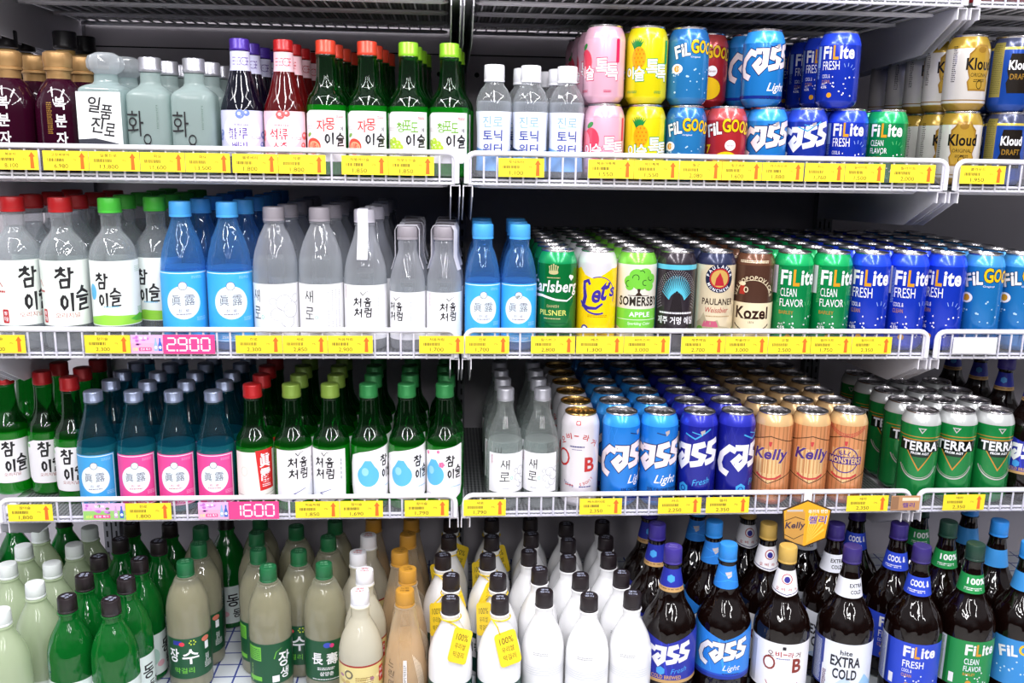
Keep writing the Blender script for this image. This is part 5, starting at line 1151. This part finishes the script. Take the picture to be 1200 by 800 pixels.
TAGS = [
 (1, [(-8, 45, '복분자', '8,100', 'under the purple wine at the edge'), (50, 104, '고창복분자', '6,980', 'under the lettered purple wine'), (104, 164, '일품진로', '13,800', 'under the square white-label bottle'), (164, 217, '화요', '11,600', 'under the first frosted bottle'), (217, 270, '화요', '13,500', 'under the second frosted bottle'),
      (272, 326, '블루베리', '1,800', 'under the purple-capped fruit soju'), (326, 382, '석류', '1,800', 'under the red fruit soju'), (400, 455, '자몽에이슬', '1,850', 'under the coral caps'), (455, 509, '청포도이슬', '1,850', 'under the lime caps'),
      (584, 638, '토닉워터', '1,100', 'under the tonic bottles'), (689, 743, '복숭아톡톡', '1,550', 'under the pink cans'), (743, 796, '파인톡톡', '1,550', 'under the yellow cans'), (796, 846, '필굿', '2,080', 'under the teal-blue cans'), (846, 893, '필굿세븐', '1,600', 'under the short red cans'), (893, 942, '카스라이트', '1,880', 'under the short sky-blue cans'), (943, 990, '카스', '1,760', 'under the short navy cans'), (990, 1037, '필라이트', '1,500', 'under the short royal-blue cans'), (1043, 1096, '필라이트', '2,000', 'under the short green cans'), (1125, 1178, '클라우드', '1,950', 'under the white and gold cans')]),
 (2, [(-24, 30, '참이슬', '2,200', 'under the red-capped clear bottles'), (99, 153, '참이슬', '2,300', 'under the green-capped clear bottles'), (276, 331, '진로', '2,300', 'under the big sky-blue bottles'), (331, 384, '새로', '2,850', 'under the big grey-capped bottles'), (384, 437, '처음처럼', '2,900', 'under the tall paper-banded bottle'), (491, 544, '처음처럼', '1,700', 'under the small banded bottles, before the post'), (545, 597, '진로', '1,700', 'just past the post under small blue caps'),
      (622, 674, '칼스버그', '2,800', 'under the tall crown can'), (675, 731, '레츠', '1,300', 'under the tall yellow can'), (731, 785, '써머스비', '3,000', 'under the tall tree can'), (798, 850, '제주에일', '2,700', 'under the tall black can'), (850, 900, '파울라너', '3,000', 'under the tall beige can'), (900, 950, '코젤', '2,500', 'under the tall brown can'), (950, 998, '필라이트', '1,750', 'under the tall green cans'), (998, 1045, '필라이트', '2,350', 'under the tall royal-blue cans')]),
 (3, [(9, 62, '참이슬', '1,800', 'under the red-capped green bottles'), (147, 201, '진로', '1,800', 'under the pink labels'), (346, 398, '처음처럼', '1,850', 'under the olive caps'), (398, 449, '참이슬', '1,690', 'under the first water-drop labels'), (474, 526, '참이슬', '1,790', 'under the blossom label'), (543, 593, '새로', '1,790', 'under the clear glass bottles'), (679, 729, '카스라이트', '2,350', 'under the tall sky-blue cans'), (771, 822, '카스', '2,250', 'under the tall dark blue cans'), (827, 878, '켈리', '2,350', 'between dark blue and copper cans'), (992, 1041, '테라', '2,350', 'before the far bay by the copper cans'), (1105, 1154, '테라', '2,350', 'under the silver-shouldered green cans')]),
]
for t, L in TAGS:
    for p0, p1, nm, pr, where in L:
        hang('price_card', p0, p1, t, price(nm, pr), 'yellow price card reading %s %s' % (pr, where), 'price card', 'yellow price cards')
def blank(w): a = Art(); a.bg = P('white_card', (236, 234, 238), .5); return card(a, w, 28)
hang('blank_card', 1117, 1168, 2, blank, 'blank white card under the tall light blue cans', 'price card', None)
SEG = {'0': 'abcdef', '1': 'bc', '2': 'abged', '6': 'afgedc', '9': 'abcdfg'}
def digits(txt):
    def f(w):
        a = Art(.012); a.base = .02; a.bg = P('pink_card', (236, 64, 136), .5); CW = C((246, 226, 236)); ch, n = 21.0, len([c for c in txt if c != '.']); cw = (w-10)/n; x = -w/2+5
        for c in txt:
            if c == '.': a.ell(x-1, -10, 1.7, 1.7, CW, 12); continue
            l, r, T, B_ = x+1.5, x+cw-3.5, 10, -10
            s = {'a': ((l+1, T), (r-1, T)), 'b': ((r, T-1), (r, 1)), 'c': ((r, -1), (r, B_+1)), 'd': ((l+1, B_), (r-1, B_)), 'e': ((l, -1), (l, B_+1)), 'f': ((l, T-1), (l, 1)), 'g': ((l+1, 0), (r-1, 0))}
            for q in SEG[c]: a.line(list(s[q]), 2.6, CW)
            x += cw
        return card(a, w-.6, 31)
    return f
hang('promo_card', 191, 252, 2, digits('2.900'), 'bright pink card reading 2.900 under the big sky-blue bottles', 'promo card', 'pink promo price cards'); hang('promo_card', 268, 327, 3, digits('1600'), 'bright pink card reading 1600 under the red-stripe soju', 'promo card', 'pink promo price cards')
def bott(a, u, v, k, c): a.poly([(u-3*k, v-10*k), (u+3*k, v-10*k), (u+3*k, v), (u+1.2*k, v+6*k), (u+1.2*k, v+11*k), (u-1.2*k, v+11*k), (u-1.2*k, v+6*k), (u-3*k, v)], c); a.ell(u, v-4*k, 2.2*k, 2.6*k, C((236, 240, 248)), 14); return a
def scene_card(green):
    def f(w):
        a = Art(.012); a.base = .02; a.bg = P('lilac_card', (222, 178, 226), .5); h = w/2
        a.rect(-h+.5, -14, h-.5, 2, C((150, 200, 110)) if green else C((236, 170, 200)))
        for k in range(9): r = random.Random(k+green*50); a.ell(r.uniform(-h+4, h*.2), r.uniform(-2, 12), r.uniform(2, 5), r.uniform(1.5, 3), C(r.choice([(196, 110, 200), (236, 160, 220), (150, 80, 170), (200, 130, 210)] + ([(90, 130, 80)] if green else []))), 12)
        a.rrect(-h*.5, -11, h*.28, -5, 1.5, C((230, 70, 140))); a.text('진로 특가', -h*.1, -8, 4, C((250, 240, 250)), w=h*.62, bold=.03); a.text('신상', -h*.72, -8, 5, C((240, 240, 90)), w=h*.3, bold=.04); a.text('일품', -h*.2, 10, 4, C((250, 250, 255)), w=h*.5, bold=.02)
        bott(a, h*.55, -1, 1, C((150, 180, 220)) if not green else C((200, 160, 200))); bott(a, h*.82, -1, 1, C((60, 100, 190)))
        return card(a, w-.6, 30)
    return f
hang('promo_card', 153, 191, 2, scene_card(0), 'small lilac promo card with two bottles, beside the 2.900 card', 'promo card', None); hang('promo_card', 97, 147, 3, scene_card(1), 'lilac and green scenic promo card with two bottles, beside the sky-blue label', 'promo card', None); hang('promo_card', 232, 268, 3, scene_card(0), 'lilac promo card with two bottles, beside the pink 1600 card', 'promo card', None)
def goldcard(w):
    a = Art(.012); a.base = .02; a.bg = P('bronze_card', (190, 140, 96), .5); a.rect(-w/2+1, -12, -w/2+14, 12, C((150, 110, 80))); a.text('켈리', 6, -4, 9, C((90, 50, 140)), w=22, bold=.05); a.rect(-6, 4, w/2-2, 10, C((236, 220, 196))); return card(a, w-.6, 27)
hang('promo_card', 1044, 1078, 3, goldcard, 'small bronze promo card at the far end of the copper-can shelf', 'promo card', None)
# hexagonal hanging sign
a = Art(.02); GD = C((240, 170, 30)); DKR = C((66, 46, 20)); a.base = .1
SGN = 1.42
HX = [(-31, 18), (0, 31), (31, 18), (27, -20), (0, -31), (-27, -20)]
a.poly([(x*.94, y*.94) for x, y in HX], GD)
for k in range(7): a.poly([(2, -26), (2+24*cos(.42+k*.17), -26+42*sin(.42+k*.17)), (2+24*cos(.5+k*.17), -26+42*sin(.5+k*.17))], C((250, 206, 80)))
a.poly([(-27, 14), (-25, 18), (-6, 19), (-2, 15), (-2, -28), (-12, -25), (-25, -19)], C((206, 152, 70))); a.rect(-25, 16, -5, 18.6, C((200, 190, 180)))
a.line([(-27, 4), (-14, 9), (-2, 5)], .9, DKR); a.line([(-26, -14), (-14, -20), (-2, -14)], .9, DKR); a.text('Kelly', -13.5, -3, 11, C((70, 50, 70)), w=25, bold=.04, shear=.15)
a.text('켈리', 14, 5, 11, C((250, 240, 240)), w=23, bold=.1, shear=.1); a.text('켈리', 14, 5, 10.4, C((90, 60, 160)), w=22, bold=.05, shear=.1); a.text('라거의 반전', 14, 16, 5, C((250, 250, 240)), w=24, bold=.03)
z = ZS[3]-24; y = GY-12.5; x0 = px_x(944.5, y, z)
ob = empty('hanging_sign', x0, y, z); setp(ob, 'golden six-sided hanging sign with a can picture, clipped below the copper-can shelf', 'sign')
DKM = P('sign_edge', (62, 44, 22), .5); n = 6
V = [(x, yy, zz) for yy in (0, 1.2) for x, zz in HX]
sg = child('board', build('sign_board', [(V, [tuple(range(n)), tuple(range(n, 2*n))[::-1]]+[(i, n+i, n+(i+1) % n, (i+1) % n) for i in range(n)], [DKM]*8, False)]+a.pieces(None, 'flat')), ob)
sg.scale = (SGN, 1, SGN)
child('clip', build('clip', [box(-7, 7, 1.3, 2.0, 30, 58, P('white_card', (236, 234, 238), .5))]), ob)
